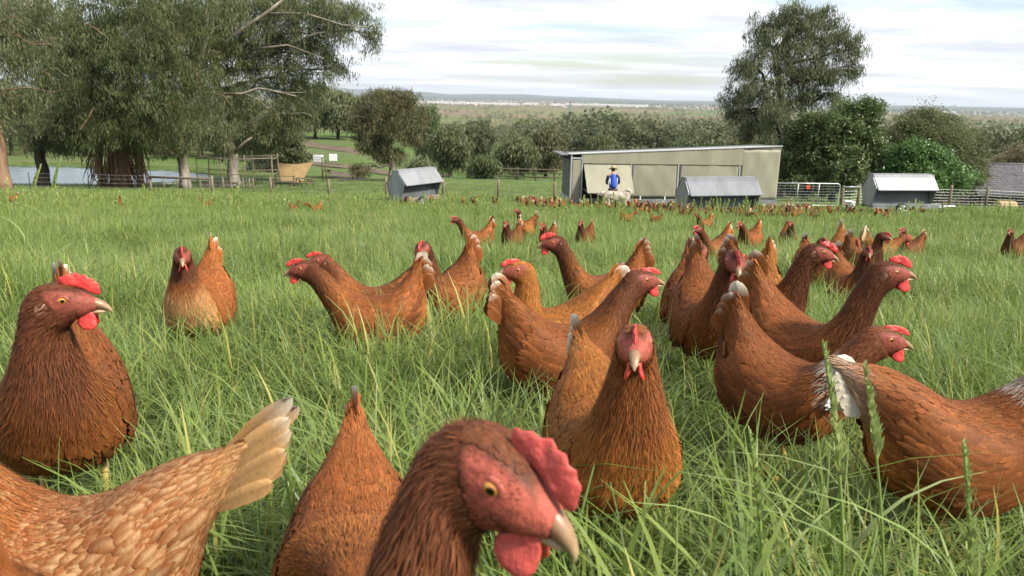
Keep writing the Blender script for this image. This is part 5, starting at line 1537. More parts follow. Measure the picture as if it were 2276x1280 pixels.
def make_hen(name_label, pose, pal, lod, group, seed, comb=1.0, combcol=COMB, flop=0.0, legs=(0.0, 0.0), tail_w=1.0, tail_n=11, tail_len=.070, tail_spread=6, wattle=1.0, leaf_kw=None, white_hackle=0.0, stray=False):
    """one hen at the origin facing +x; lod 0 near, 1 middle, 2 far (few feathers)"""
    r = np.random.default_rng(seed)
    sh = HenShape(**pose)
    root = empty('hen', (0, 0, 0), 0, name_label, 'hen', group)
    nr, nt = ((150, 40), (96, 28), (60, 18))[lod]
    V, F, c = body_grid(sh, nr, nt, pal)
    fz = 1.0
    bodym = MB().add(V, F, c)
    bodym.build('body', M_SKIN, root, smooth=True)
    # plumage: cover feathers over the whole body, long hackles on the neck
    pl = MB()
    mul = (1.0, 0.42, 0.16)[lod] * pal.get('dens', 1.0)
    up = (1.0, 1.25, 1.7)[lod] * pal.get('fsize', 1.0)
    def sample(n, s0, s1, t0, t1, pw=1.0):
        s = s0 + (s1 - s0) * r.random(n) ** pw; th = r.uniform(t0, t1, n) * np.where(r.random(n) < .5, 1, -1)
        return s, th
    hi = lod == 0
    # loose barbs: hair-thin strands lying with the feathers soften every edge
    N = (10500, 4200, 1200)[lod]
    s = np.r_[r.uniform(.3, 7.4, int(N * .36)), r.uniform(6.6, 13.0, int(N * .64))]; th = r.uniform(0, 3.14, len(s)) * np.where(r.random(len(s)) < .5, 1, -1)
    col = hen_color(s, np.abs(th), pal, r) * np.exp(r.normal(0.04, .20, (len(s), 1)))
    g = (np.clip(r.normal(.30, .4, len(s)), 0, 1) * sstep(6.5, 8.0, s) * sstep(11.8, 9.0, s) * sstep(2.7, 1.3, np.abs(th)))[:, None] * pal.get('glint', .6)
    col = col * (1 - g) + GOLD * 1.5 * g
    if white_hackle:
        g = ((r.random(len(s)) < white_hackle * .8) * sstep(9.6, 8.6, s) * sstep(7.2, 7.9, s) * sstep(2.4, 1.6, np.abs(th)))[:, None] * .9
        col = col * (1 - g) + WHITE * g
    bl = np.interp(s, [0, 2, 6, 9, 13], [.016, .011, .010, .015, .009])
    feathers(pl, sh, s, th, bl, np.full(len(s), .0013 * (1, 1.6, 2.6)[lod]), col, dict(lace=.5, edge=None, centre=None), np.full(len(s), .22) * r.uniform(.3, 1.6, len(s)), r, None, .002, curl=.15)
    for n, s0, s1, t0, t1, ln, wd, lf in ((2200, 1.2, 7.6, 0.0, 2.2, .030, .0145, .04), (1300, 1.5, 7.6, 1.8, 3.14, .030, .0125, .15), (700, 0.5, 2.6, 0, 3.14, .036, .014, .08),
                                      (1200, 6.6, 9.4, 0.9, 3.14, .023, .0115, .07), (1900, 7.2, 12.9, 0.0, 3.14, .034, .0072, .07), (330, 11.8, 15.2, 0.0, 0.62, .012, .0048, .10), (260, 12.0, 13.0, 0.5, 3.1, .013, .005, .10), (150, 12.9, 14.4, 1.6, 3.0, .0075, .0024, .12), (60, 13.1, 15.4, 0.75, 1.4, .0045, .0011, .12)):
        N = max(12, int(n * mul))
        s, th = sample(N, s0, s1, t0, t1)
        col = hen_color(s, np.abs(th), pal, r)
        ln_ = ln * np.interp(s, [0, 7, 9, 12, 15], [1, 1, 1, .62, .55]) if s1 > 10 else np.full(N, ln)
        if ln == .034:      # hackle: gold glints towards the tips on the cape
            g = (np.clip(r.normal(.38, .38, N), 0, 1) * sstep(11.5, 8.0, s) * sstep(2.6, 1.2, np.abs(th)))[:, None] * pal.get('glint', 0.6)
            col = col * (1 - g) + GOLD * 1.25 * g
            if white_hackle:
                g = ((r.random(N) < white_hackle) * sstep(9.4, 8.2, s) * sstep(2.4, 1.6, np.abs(th)))[:, None] * .85
                col = col * (1 - g) + WHITE * g
        if ln < .009:
            col = col * .55 + (FACE * pal.get('face', 1.0)) * .5
        o = np.argsort(-s); s, th, col, ln_ = s[o], th[o], col[o], ln_[o]
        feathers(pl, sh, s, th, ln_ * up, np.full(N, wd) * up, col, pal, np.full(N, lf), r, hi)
    pl.build('plumage', M_PLUME, root, smooth=True)
    # folded wings: rows of coverts over long flight feathers
    for sd in (1, -1):
        wg = MB()
        for row, (ts, s0, s1, n, ln, wd, out) in enumerate(((2.00, 5.9, 2.2, 24, .070, .020, .009), (1.86, 6.3, 2.5, 32, .048, .018, .009), (1.70, 6.7, 2.7, 34, .040, .018, .006), (1.54, 6.9, 2.9, 36, .036, .017, .006), (1.38, 7.0, 3.0, 36, .034, .017, .005), (1.20, 7.0, 3.0, 34, .034, .017, .004), (1.02, 6.9, 2.9, 30, .034, .017, .002))):
            n = max(5, int(n * (1.0, .75, .5)[lod]))
            s = np.linspace(s0, s1, n) + r.normal(0, .08, n)
            th = sd * (ts - 0.42 * ((s0 - s) / (s0 - s1)) * (1 if row < 2 else .6) + r.normal(0, .05, n))
            col = np.tile(pal['body'] * pal.get('wingmul', 1.0) * (.55 if row == 0 else 1.0), (n, 1)) * np.exp(r.normal(0, .13, (n, 1)))
            feathers(wg, sh, s, th, np.full(n, ln), np.full(n, wd) * (1.0, 1.2, 1.6)[lod], col, pal, np.full(n, .03), r, True, out, curl=.22)
        wg.build('wing', M_PLUME, root, smooth=True)
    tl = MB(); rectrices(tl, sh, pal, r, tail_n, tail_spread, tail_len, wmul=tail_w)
    tl.build('tail', M_PLUME, root, smooth=True)
    cm = comb_mb(sh, comb, combcol, flop).build('comb', M_COMB, root, smooth=True)
    if lod == 0:
        sb = cm.modifiers.new('round', 'SUBSURF'); sb.levels = 1; sb.render_levels = 1
    for sd in (1, -1):
        wattle_mb(sh, sd, combcol, wattle).build('wattle', M_COMB, root, smooth=True)
        if lod < 2:
            ey = eye_mb(sh, sd).build('eye', M_EYE, root, smooth=True)
            lid_mb(sh, sd, FACE * pal.get('face', 1.0) * 1.1).build('eyelid', M_COMB, root, smooth=True)
            V, F = lathe_pts((.1400, sd * .0238, .4060), .0095, .0036, .0150, 10, 6)
            MB().add(sh.attach(V, 15.0), F, np.array((.46, .27, .17))).build('ear_lobe', M_COMB, root, smooth=True)
    beak_mb(sh).build('beak', M_BEAK, root, smooth=True)
    for sd, fw in zip((1, -1), legs):
        leg_mb(sh, sd, fw, pal['under']).build('leg', [M_SKIN, M_LEG], root, smooth=True)
    if stray:
        fm = MB(); s = np.full(14, 8.3) + r.normal(0, .10, 14); th = np.full(14, -1.9) + r.normal(0, .10, 14)
        feathers(fm, sh, s, th, np.full(14, .022), np.full(14, .009), np.tile((.8, .8, .8), (14, 1)), palette(lace=0), np.full(14, .4), r, True, .006)
        fm.build('stray_feather', M_PLUME, root, smooth=True, label='tuft of white down stuck to the breast')
    root['top'] = float(np.vstack([sh.attach(np.array(COMB_OUT)[:, [0, 0, 1]] * [1, 0, 1], 15.0)])[:, 2].max())
    return root, sh

def put_hen(root, px, d, heading, top=None, scale=1.0, lim=(.86, 1.18), sh=None):
    """stand a hen d metres ahead; with top, px/top are the photo column and row of its comb"""
    a = math.radians(heading); c, s = math.cos(a), math.sin(a)
    qx = px
    p = on_ground(px, d)
    if top is not None:
        hp = sh.attach([(.168, 0, .462)], 15.0)[0]
        for _ in range(5):
            for sc in np.linspace(lim[0], lim[1], 65):
                q = (p[0] + sc * (hp[0] * c - hp[1] * s), p[1] + sc * (hp[0] * s + hp[1] * c), p[2] + sc * hp[2])
                u = project(q); scale = sc
                if u[1] <= top: break
            qx += px - u[0]; p = on_ground(qx, d)
    root.location = p; root.rotation_euler = (0, 0, a); root.scale = (scale,) * 3
    del root['top']
    KEEP.append((p[0], p[1], .17 * scale, .12 * scale, a))
    return root
KEEP = []

def solve_d(px, top, H, lo=2.0, hi=40.0):
    for d in np.geomspace(lo, hi, 400):
        p = on_ground(px, d)
        if project((p[0], p[1], p[2] + H))[1] <= top: return d
    return hi
# ---- the hens one can tell apart
G_NEAR = 'brown hens in the long grass'
BROWN = palette(RUST, neck=DARK * 1.25, glint=.7)
def pal(body=1.0, neck=1.0, **kw):
    b = RUST * body
    return palette(b, neck=kw.pop('neckc', DARK * 1.3) * neck, **kw)
BROWN2 = np.array((0.25, 0.095, 0.028))
HENS = [
 # label, px, d, heading, top px, pose, palette, lod, extras
 ('large dark necked hen with head in profile at the left edge of the photo', 155, 1.36, -66, 612, dict(neck=2, head=6, nyaw=22, hyaw=60, stretch=1.10), pal(.80, 1.3, breast=RUST * .62, glint=.5, tipwhite=.3), 0, dict(comb=1.05, seed=1)),
 ('buff breasted hen looking straight ahead, standing alone in the grass at left', 403, 2.75, -90, 545, dict(neck=-4, head=8, nyaw=22, stretch=1.0, tail=-8), pal(1.35, 1.3, breast=BUFF * 1.05, under=BUFF * 1.2, tail=GOLD * 1.1, tipwhite=.35, ns=8.7), 0, dict(comb=.85, seed=2)),
 ('hen stretching its neck forward, front one of the pair walking left', 660, 2.55, 186, 572, dict(neck=30, head=12, stretch=1.02, tail=-4), pal(1.12, 1.35, glint=.9, under=RUST * 1.5, tipwhite=.42), 0, dict(comb=.8, seed=3)),
 ('hen walking left half hidden behind the front one of the pair', 703, 2.95, 182, 557, dict(neck=26, head=6, stretch=1.0, tail=4), pal(1.0, 1.9, glint=.8, tipwhite=.5), 1, dict(comb=.75, seed=4)),
 ('dark headed hen facing the viewer behind the pair walking left, tail up', 935, 3.1, 232, 533, dict(neck=0, head=10, nyaw=16, hyaw=14, tail=-16), pal(1.0, 1.1, tipwhite=.30), 1, dict(comb=.75, seed=5)),
 ('hen with orange head and golden back facing left behind a darker walking hen', 1142, 2.35, 196, 572, dict(neck=-8, head=4, stretch=.92, tail=10), palette(GOLD * .82, neck=GOLD * 1.0, breast=RUST * .9, tail=GOLD, tipwhite=.4), 0, dict(comb=.75, seed=6)),
 ('dark necked hen striding right past the golden hen with one fluffy thigh raised', 1438, 2.0, 14, 590, dict(neck=22, head=4, stretch=1.04, tail=2), pal(.92, 1.35, glint=.35, breast=RUST * .6, under=RUST * 1.1, tipwhite=.3), 0, dict(comb=.65, seed=7, legs=(.04, -.07))),
 ('hen with upright red comb facing left beyond the golden one', 1222, 3.2, 184, 517, dict(neck=16, head=8, stretch=1.10, tail=-10), pal(1.05, 1.25, glint=.85, tipwhite=.25), 1, dict(comb=.95, seed=8)),
 ('large chestnut hen staring straight at the viewer in the middle of the photo', 1412, 1.20, -80, 712, dict(pitch=-7, neck=2, head=8, nyaw=-14, hyaw=-5, stretch=1.06, tail=26), palette(GOLD * .70, neck=RUST * .78, breast=GOLD * .80, under=GOLD * .8, tail=GOLD * .9, glint=.35, tipwhite=.55, lace=.4, edge=GOLD * 1.15, face=1.4), 0, dict(comb=.55, seed=9)),
 ('slim dark hen standing upright behind the hen with a raised comb, right of centre', 1557, 3.0, -96, 537, dict(neck=-4, head=8, nyaw=-6, stretch=1.12), pal(.82, 1.1, under=RUST * .8), 1, dict(comb=.7, seed=10)),
 ('dark hen walking to the viewer with a white tail tip behind its shoulder', 1640, 2.45, -84, 556, dict(neck=2, head=16, nyaw=-6, hyaw=-2, stretch=1.10, tail=-6), pal(.88, 1.15, breast=RUST * .8, tipwhite=.3), 0, dict(comb=.9, seed=11)),
 ('golden brown hen almost hidden behind the dark hen walking to the viewer', 1652, 2.85, 238, 562, dict(neck=10, head=8, stretch=.9, tail=-12), palette(GOLD * .75, neck=RUST * .6, tail=GOLD, tipwhite=.3), 1, dict(comb=.7, seed=12)),
 ('dark hen with bowed neck looking right behind two tails, white ear lobe', 1838, 2.9, -58, 537, dict(neck=8, head=14, nyaw=24, hyaw=28, stretch=1.10), pal(.85, 1.0, glint=.25, breast=RUST * .85), 1, dict(comb=.9, seed=13)),
 ('tall dark necked hen with bright red comb looking right, at right', 1992, 2.0, -52, 569, dict(neck=10, head=2, nyaw=22, hyaw=32, stretch=1.25, tail=-2), pal(.98, 1.0, glint=.3, breast=RUST * .5, tail=GOLD * .8, tipwhite=.28), 0, dict(comb=1.0, seed=14, wattle=1.1)),
 ('hen with white tail, pale flecked shoulders and a tuft of down on its breast', 1985, 1.62, -44, 715, dict(neck=20, head=8, nyaw=18, hyaw=26, stretch=.80, tail=-10, fat=1.05), pal(.80, 1.9, glint=.4, breast=RUST * 1.0, under=RUST * .95, tail=RUST, tipwhite=.35), 0, dict(comb=.6, seed=15, white_hackle=.65, stray=True, combcol=COMB * 1.05)),
 ('reddish hen with white tail stub and flecked cape, cut by the right edge', 2090, 1.25, 1, None, dict(neck=30, head=6, stretch=1.10, tail=34), pal(1.0, 1.1, under=GOLD * .9, tail=WHITE * .8, tailw=.35, glint=.2, tipwhite=.55), 0, dict(comb=.7, seed=16, white_hackle=.55, tail_len=.045)),
 ('hen with pale laced plumage and long pointed tail, cut by the lower left corner', 215, .82, 184, None, dict(neck=20, head=6, tail=27), palette(RUST * 1.25, neck=RUST * 1.2, tail=np.array((.46, .27, .11)), tailw=.6, under=RUST * 1.5, breast=RUST * 1.25, lace=.8, edge=RUST * .85, centre=CREAM * .95, cw=.55, tipwhite=.28, glint=.3, wingmul=1.0, dens=1.5, fsize=.85), 0, dict(comb=.7, seed=17, tail_len=.11, tail_spread=2, tail_w=.72)),
 ('rust backed hen pecking with its tail raised, at the bottom left of centre', 800, .80, -79, None, dict(neck=75, head=80, stretch=1.0, tail=6, pitch=-15), palette(RUST * 1.12, neck=RUST * .6, tail=RUST * 1.5, lace=.35, edge=GOLD * .9, tipwhite=.22, wingmul=1.0, dens=1.3), 0, dict(comb=.7, seed=18, tail_n=7, tail_spread=3)),
 ('close hen head with orange eye and pink comb at the bottom of the photo', None, None, 6, None, dict(neck=6, head=26, nyaw=-10, hyaw=-24, stretch=1.35), pal(.85, 1.5, glint=.25, face=1.65, dens=1.6, fsize=.85), 0, dict(comb=1.1, seed=19, combcol=COMB * np.array((1.0, 1.9, 1.9)), wattle=1.2)),
]
for lab, px, d, hd, top, pose, plt_, lod, ex in HENS:
    h, sh = make_hen(lab, pose, plt_, lod, G_NEAR, **ex)
    if px is None:
        # this hen stands right below the lens: its eye is where the photo shows it
        eye = sh.attach([(.1630, 0, .4235)], 15.0)[0]
        want = at(1128, 1052, .455)
        sc = 1.06
        c, s = math.cos(math.radians(hd)), math.sin(math.radians(hd))
        ex_, ey_ = eye[0] * c - eye[1] * s, eye[0] * s + eye[1] * c
        h.rotation_euler = (0, 0, math.radians(hd))
        x, y = want[0] - ex_ * sc, want[1] - ey_ * sc
        sc2 = (want[2] - tz(x, y)) / eye[2]
        x, y = want[0] - ex_ * sc2, want[1] - ey_ * sc2
        print('close hen scale', sc2)
        h.scale = (sc2,) * 3; h.location = (x, y, tz(x, y)); del h['top']
        KEEP.append((x, y, .2, .14, math.radians(hd)))
    else:
        put_hen(h, px, d, hd, top, {800: .90, 215: .90}.get(px, 1.0), sh=sh)
        print('hen', px, d, 'scale %.3f' % h.scale[0])

# ---- hens farther off: fewer feathers, still with their parts
G_MID = 'hens spread over the middle of the field'
MIDP = []
for i, (pose, pl_) in enumerate([
    (dict(neck=0, head=6, stretch=1.05, tail=-6), pal(1.0, 1.2)),
    (dict(neck=20, head=6, stretch=1.0, tail=-8), pal(1.25, 1.3, tail=GOLD * 1.2)),
    (dict(neck=-4, head=10, nyaw=20, stretch=1.12), pal(.75, .9, under=RUST * .7)),
    (dict(neck=50, head=35, stretch=.95, tail=-10), palette(GOLD * .8, neck=RUST * .8, tail=CREAM)),
    (dict(neck=-4, head=6, nyaw=-25, stretch=1.1, tail=-4), pal(1.0, .8))]):
    MIDP.append((pose, pl_))
MID = [  # px, top px, heading, prototype, label
 (1058, 478, 182, 1, 'orange brown hen facing left, farthest left of the row beyond the standing hens'),
 (1136, 483, 235, 2, 'dark fronted hen in the field beside a tail with a white tip'),
 (1166, 484, 60, 3, 'golden hen feeding beside the dark fronted hen, only its tail up'),
 (1216, 487, 238, 0, 'hen facing left with white tail tip straight above a red combed head'),
 (1298, 484, 240, 2, 'blackish hen with red face standing alone in the middle of the field'),
 (1582, 493, 214, 1, 'hen with pale tail to the right, below the middle feeder'),
 (1662, 486, 214, 1, 'hen with pale tail to the right, between the middle feeder and the upright hen'),
 (1748, 484, 262, 4, 'upright brown hen with long neck in front of the gate'),
 (1794, 512, 268, 0, 'hen facing the viewer with its white tail tip above its head'),
 (1880, 530, -75, 4, 'golden breasted hen facing the viewer behind the hen with the bowed neck'),
 (1868, 512, 255, 3, 'hen with white tail standing just behind the golden breasted hen'),
 (1912, 504, 285, 2, 'dark hen looking left in the close group at right'),
 (1945, 518, 20, 3, 'pale golden hen feeding beside the dark hen of the close group'),
 (2015, 502, 200, 2, 'small blackish hen right of the close group'),
 (2246, 503, 210, 2, 'blackish hen alone by the right edge of the field'),
 (460, 446, 185, 0, 'small hen in front of the timber fence rail at left'),
 (655, 452, 10, 0, 'small hen with a white tail facing right, left of the shade cloth posts'),
 (703, 452, 190, 3, 'small pale tailed hen in front of the fence at left'),
 (30, 434, 200, 0, 'reddish hen at the foot of the red barked trunk'),
 (266, 444, 100, 2, 'tiny dark hen in the grass below the hanging bark'),
 (1563, 470, 195, 1, 'yellow gold hen in front of the middle feeder'),
 (1392, 468, 20, 3, 'straw coloured hen stooping in the grass in front of the white dog'),
 (1455, 466, 160, 0, 'brown hen in the grass left of the middle feeder'),
 (1168, 463, 190, 2, 'lone hen in the grass below the coop end'),
]
first = {}
for px, top, hd, pi, lab in MID:
    H = .455 if pi != 3 else .40
    d = solve_d(px, top, H, 3.2, 36) if px > 760 else random.uniform(22, 25)
    key = pi
    if key not in first:
        h, sh = make_hen(lab, MIDP[pi][0], MIDP[pi][1], 2, G_MID, 40 + pi, comb=.8)
        first[key] = (h, h['top']); 
    else:
        h = copy_tree(first[key][0]); h['label'] = lab; h['top'] = first[key][1]
    sc = H / first[key][1]
    put_hen(h, px, d, hd + random.uniform(-8, 8), None, min(1.12, max(.88, sc)))
    print('mid', px, round(d, 2))
# ---- the crowd round the coop and the feeders: small in the photo, one mesh each
def flock_mesh(i, pose, pl_):
    r = np.random.default_rng(90 + i)
    sh = HenShape(**pose); mb = MB()
    V, F, c = body_grid(sh, 34, 14, pl_); mb.add(V, F, c * .85)
    s, th = 1 + 6 * r.random(60), r.uniform(-2.2, 2.2, 60)
    feathers(mb, sh, s, th, np.full(60, .055), np.full(60, .045), hen_color(s, np.abs(th), pl_, r), pl_, np.full(60, .12), r, False)
    rectrices(mb, sh, pl_, r, 7, 6, .08, wmul=1.2)
    cmb = comb_mb(sh, .9); mb.add(np.vstack(cmb.v), cmb.f, np.vstack(cmb.c))
    for sd in (1, -1):
        w = wattle_mb(sh, sd); mb.add(np.vstack(w.v), w.f, np.vstack(w.c))
        l = leg_mb(sh, sd, 0.02 * sd, pl_['under']); mb.add(np.vstack(l.v), l.f, np.vstack(l.c))
    b = beak_mb(sh); mb.add(np.vstack(b.v), b.f, np.vstack(b.c))
    return mb.mesh('hen', M_HEN, True)
FL = [flock_mesh(i, p_, q_) for i, (p_, q_) in enumerate([
    (dict(neck=0, head=6, stretch=1.0), pal(.85, .9)), (dict(neck=40, head=20, tail=-6), pal(1.1, 1.1, tail=CREAM)),
    (dict(neck=70, head=70, tail=-10), palette(GOLD * .75, neck=RUST * .7, tail=CREAM)), (dict(neck=-4, head=8, nyaw=30, stretch=1.1, tail=-8), pal(.6, .8)),
    (dict(neck=15, head=6, nyaw=-30), palette(RUST * 1.1, neck=RUST * .7, tail=GOLD)), (dict(neck=60, head=60, tail=-16, nyaw=15), pal(.9, 1.0, tail=WHITE * .8))])]

def crowd(label, group, spots):
    for px, d in spots:
        p = on_ground(px, d)
        o = bpy.data.objects.new('hen', random.choice(FL)); COL.objects.link(o)
        s = random.uniform(.84, 1.04)
        o.location = p; o.rotation_euler = (0, 0, random.uniform(0, 6.28)); o.scale = (s, s, s)
        tag(o, label, 'hen', group)
        KEEP.append((p[0], p[1], .14, .10, 0))

def jit(px0, px1, d0, d1, n):
    return [(random.uniform(px0, px1), random.uniform(d0, d1)) for _ in range(n)]
crowd('brown hen in the packed crowd at the left end of the coop', 'hens packed at the left end of the coop', jit(1160, 1280, 29.5, 34.0, 30))
crowd('brown hen crowding under the front edge of the coop platform, left of the white dog', 'hens under the coop left of the dog', jit(1275, 1340, 30.0, 33.5, 9))
crowd('brown hen crowding around the legs of the white dog', 'hens at the legs of the dog', jit(1340, 1405, 29.3, 33, 10))
crowd('brown hen between the white dog and the middle feeder, before the coop', 'hens between the dog and the middle feeder', jit(1405, 1505, 26.0, 33.0, 24))
crowd('brown hen scratching in the grass in front of the middle feeder', 'hens in front of the middle feeder', jit(1515, 1700, 23.5, 28.2, 20))
crowd('brown hen in the dense crowd by the right end of the coop', 'hens crowding at the right end of the coop', jit(1690, 1780, 25.5, 34.0, 44))
crowd('brown hen between the gate and the right feeder', 'hens in front of the gate post', jit(1785, 1915, 24.5, 33.0, 15))
crowd('brown hen beside the wheel of the right feeder', 'hens by the wheel of the right feeder', jit(1945, 1978, 25.5, 30.0, 6))
for px, d, lab in ((2018, 32.5, 'brown hen right of the wheel of the right feeder'), (2048, 31, 'dark hen below the drawbar end of the right feeder'),
                   (1028, 33, 'reddish hen in the grass right of the left feeder, first of three'), (1053, 33.2, 'reddish hen in the grass right of the left feeder, middle of three'), (1099, 33.0, 'dark upright hen in the short grass right of the left feeder'),
                   (1150, 33.5, 'brown hen just outside the crowd at the left end of the coop'), (866, 34.0, 'hen at the rear corner of the left feeder'), (893, 33.6, 'dark hen under the belly of the left feeder'),
                   (905, 33.4, 'reddish hen under the left feeder beside its wheel'), (960, 33.4, 'hen pecking right of the wheel of the left feeder')):
    crowd(lab, 'hens round the feeders', [(px, d)])
# ------------------------------------------------------------------ white dog
def skin_body(name, verts, edges, radii, mat, parent, sub=2, smooth_root=0):
    me = bpy.data.meshes.new(name); me.from_pydata([tuple(v) for v in verts], edges, [])
    o = bpy.data.objects.new(name, me); COL.objects.link(o); o.parent = parent
    me.materials.append(mat)
    sk = o.modifiers.new('skin', 'SKIN'); sk.use_smooth_shade = True
    if not me.skin_vertices: me.skin_vertices.new()
    for i, rr in enumerate(radii):
        sv = me.skin_vertices[0].data[i]; sv.radius = rr if isinstance(rr, tuple) else (rr, rr); sv.use_root = (i == smooth_root)
    ss = o.modifiers.new('round', 'SUBSURF'); ss.levels = sub; ss.render_levels = sub
    return o
M_DOG = simple_mat('dog_coat', (.46, .41, .33), .9, 0, .14, 9, .6, None, .1)
M_DARK = simple_mat('dog_nose', (.02, .018, .016), .4)
def build_dog():
    p = on_ground(1368, 30.6)
    root = empty('dog', p, math.radians(176), 'shaggy white dog standing in profile facing left before the coop', 'dog'); root.scale = (1.1, 1.1, 1.1)
    V = [(-.30, 0, .52), (-.05, 0, .54), (.20, 0, .54), (.38, 0, .56), (.50, 0, .60), (.60, 0, .585), (.70, 0, .55)]
    E = [(i, i + 1) for i in range(6)]
    R = [(.17, .15), (.17, .16), (.18, .17), (.15, .14), (.11, .105), (.095, .09), (.045, .045)]
    for s in (1, -1):
        b = len(V); V += [(.28, s * .10, .44), (.27, s * .11, .24), (.28, s * .11, .05), (.33, s * .11, .025)]; E += [(2, b), (b, b + 1), (b + 1, b + 2), (b + 2, b + 3)]; R += [.085, .060, .048, .045]
        b = len(V); V += [(-.33, s * .11, .42), (-.27, s * .12, .30), (-.40, s * .12, .18), (-.37, s * .12, .05), (-.31, s * .12, .025)]; E += [(0, b)] + [(b + k, b + k + 1) for k in range(4)]; R += [.110, .080, .050, .046, .045]
    b = len(V); V += [(-.46, 0, .60), (-.52, 0, .70), (-.42, 0, .76), (-.32, 0, .72)]; E += [(0, b), (b, b + 1), (b + 1, b + 2), (b + 2, b + 3)]; R += [.075, .075, .065, .03]
    o = skin_body('body', V, E, R, M_DOG, root, 3)
    tx = bpy.data.textures.new('coat', 'CLOUDS'); tx.noise_scale = .05
    dm = o.modifiers.new('coat', 'DISPLACE'); dm.texture = tx; dm.strength = .045; dm.mid_level = .45
    # long coat: locks hanging from the back, flanks and thighs
    r = np.random.default_rng(4); mb = MB()
    for _ in range(900):
        x = r.uniform(-.42, .42); a = r.uniform(-2.3, 2.3); z = .54 + .165 * math.cos(a); y = .155 * math.sin(a)
        d = np.array([-.35, .35 * math.sin(a), -.9 + .5 * math.cos(a)]) + r.normal(0, .2, 3); d /= np.linalg.norm(d); L = r.uniform(.05, .10)
        s = np.cross(d, (0, math.sin(a), math.cos(a))); s /= np.linalg.norm(s) + 1e-6
        c = np.array((x, y, z)); n = np.array((0, math.sin(a), math.cos(a)))
        mb.add([c - s * .012, c + s * .012, c + d * L + n * .02], [(0, 1, 2)])
    mb.build('coat', M_DOG, root)
    for s in (1, -1):
        V, F = lathe_pts((.545, s * .085, .575), .035, .016, .065, 10, 7); MB().add(V, F).build('ear', M_DOG, root, True)
        V, F = lathe_pts((.655, s * .048, .610), .011, .008, .011, 8, 6); MB().add(V, F).build('eye', M_DARK, root, True)
    V, F = lathe_pts((.742, 0, .552), .016, .020, .016, 10, 6); MB().add(V, F).build('nose', M_DARK, root, True)
build_dog()

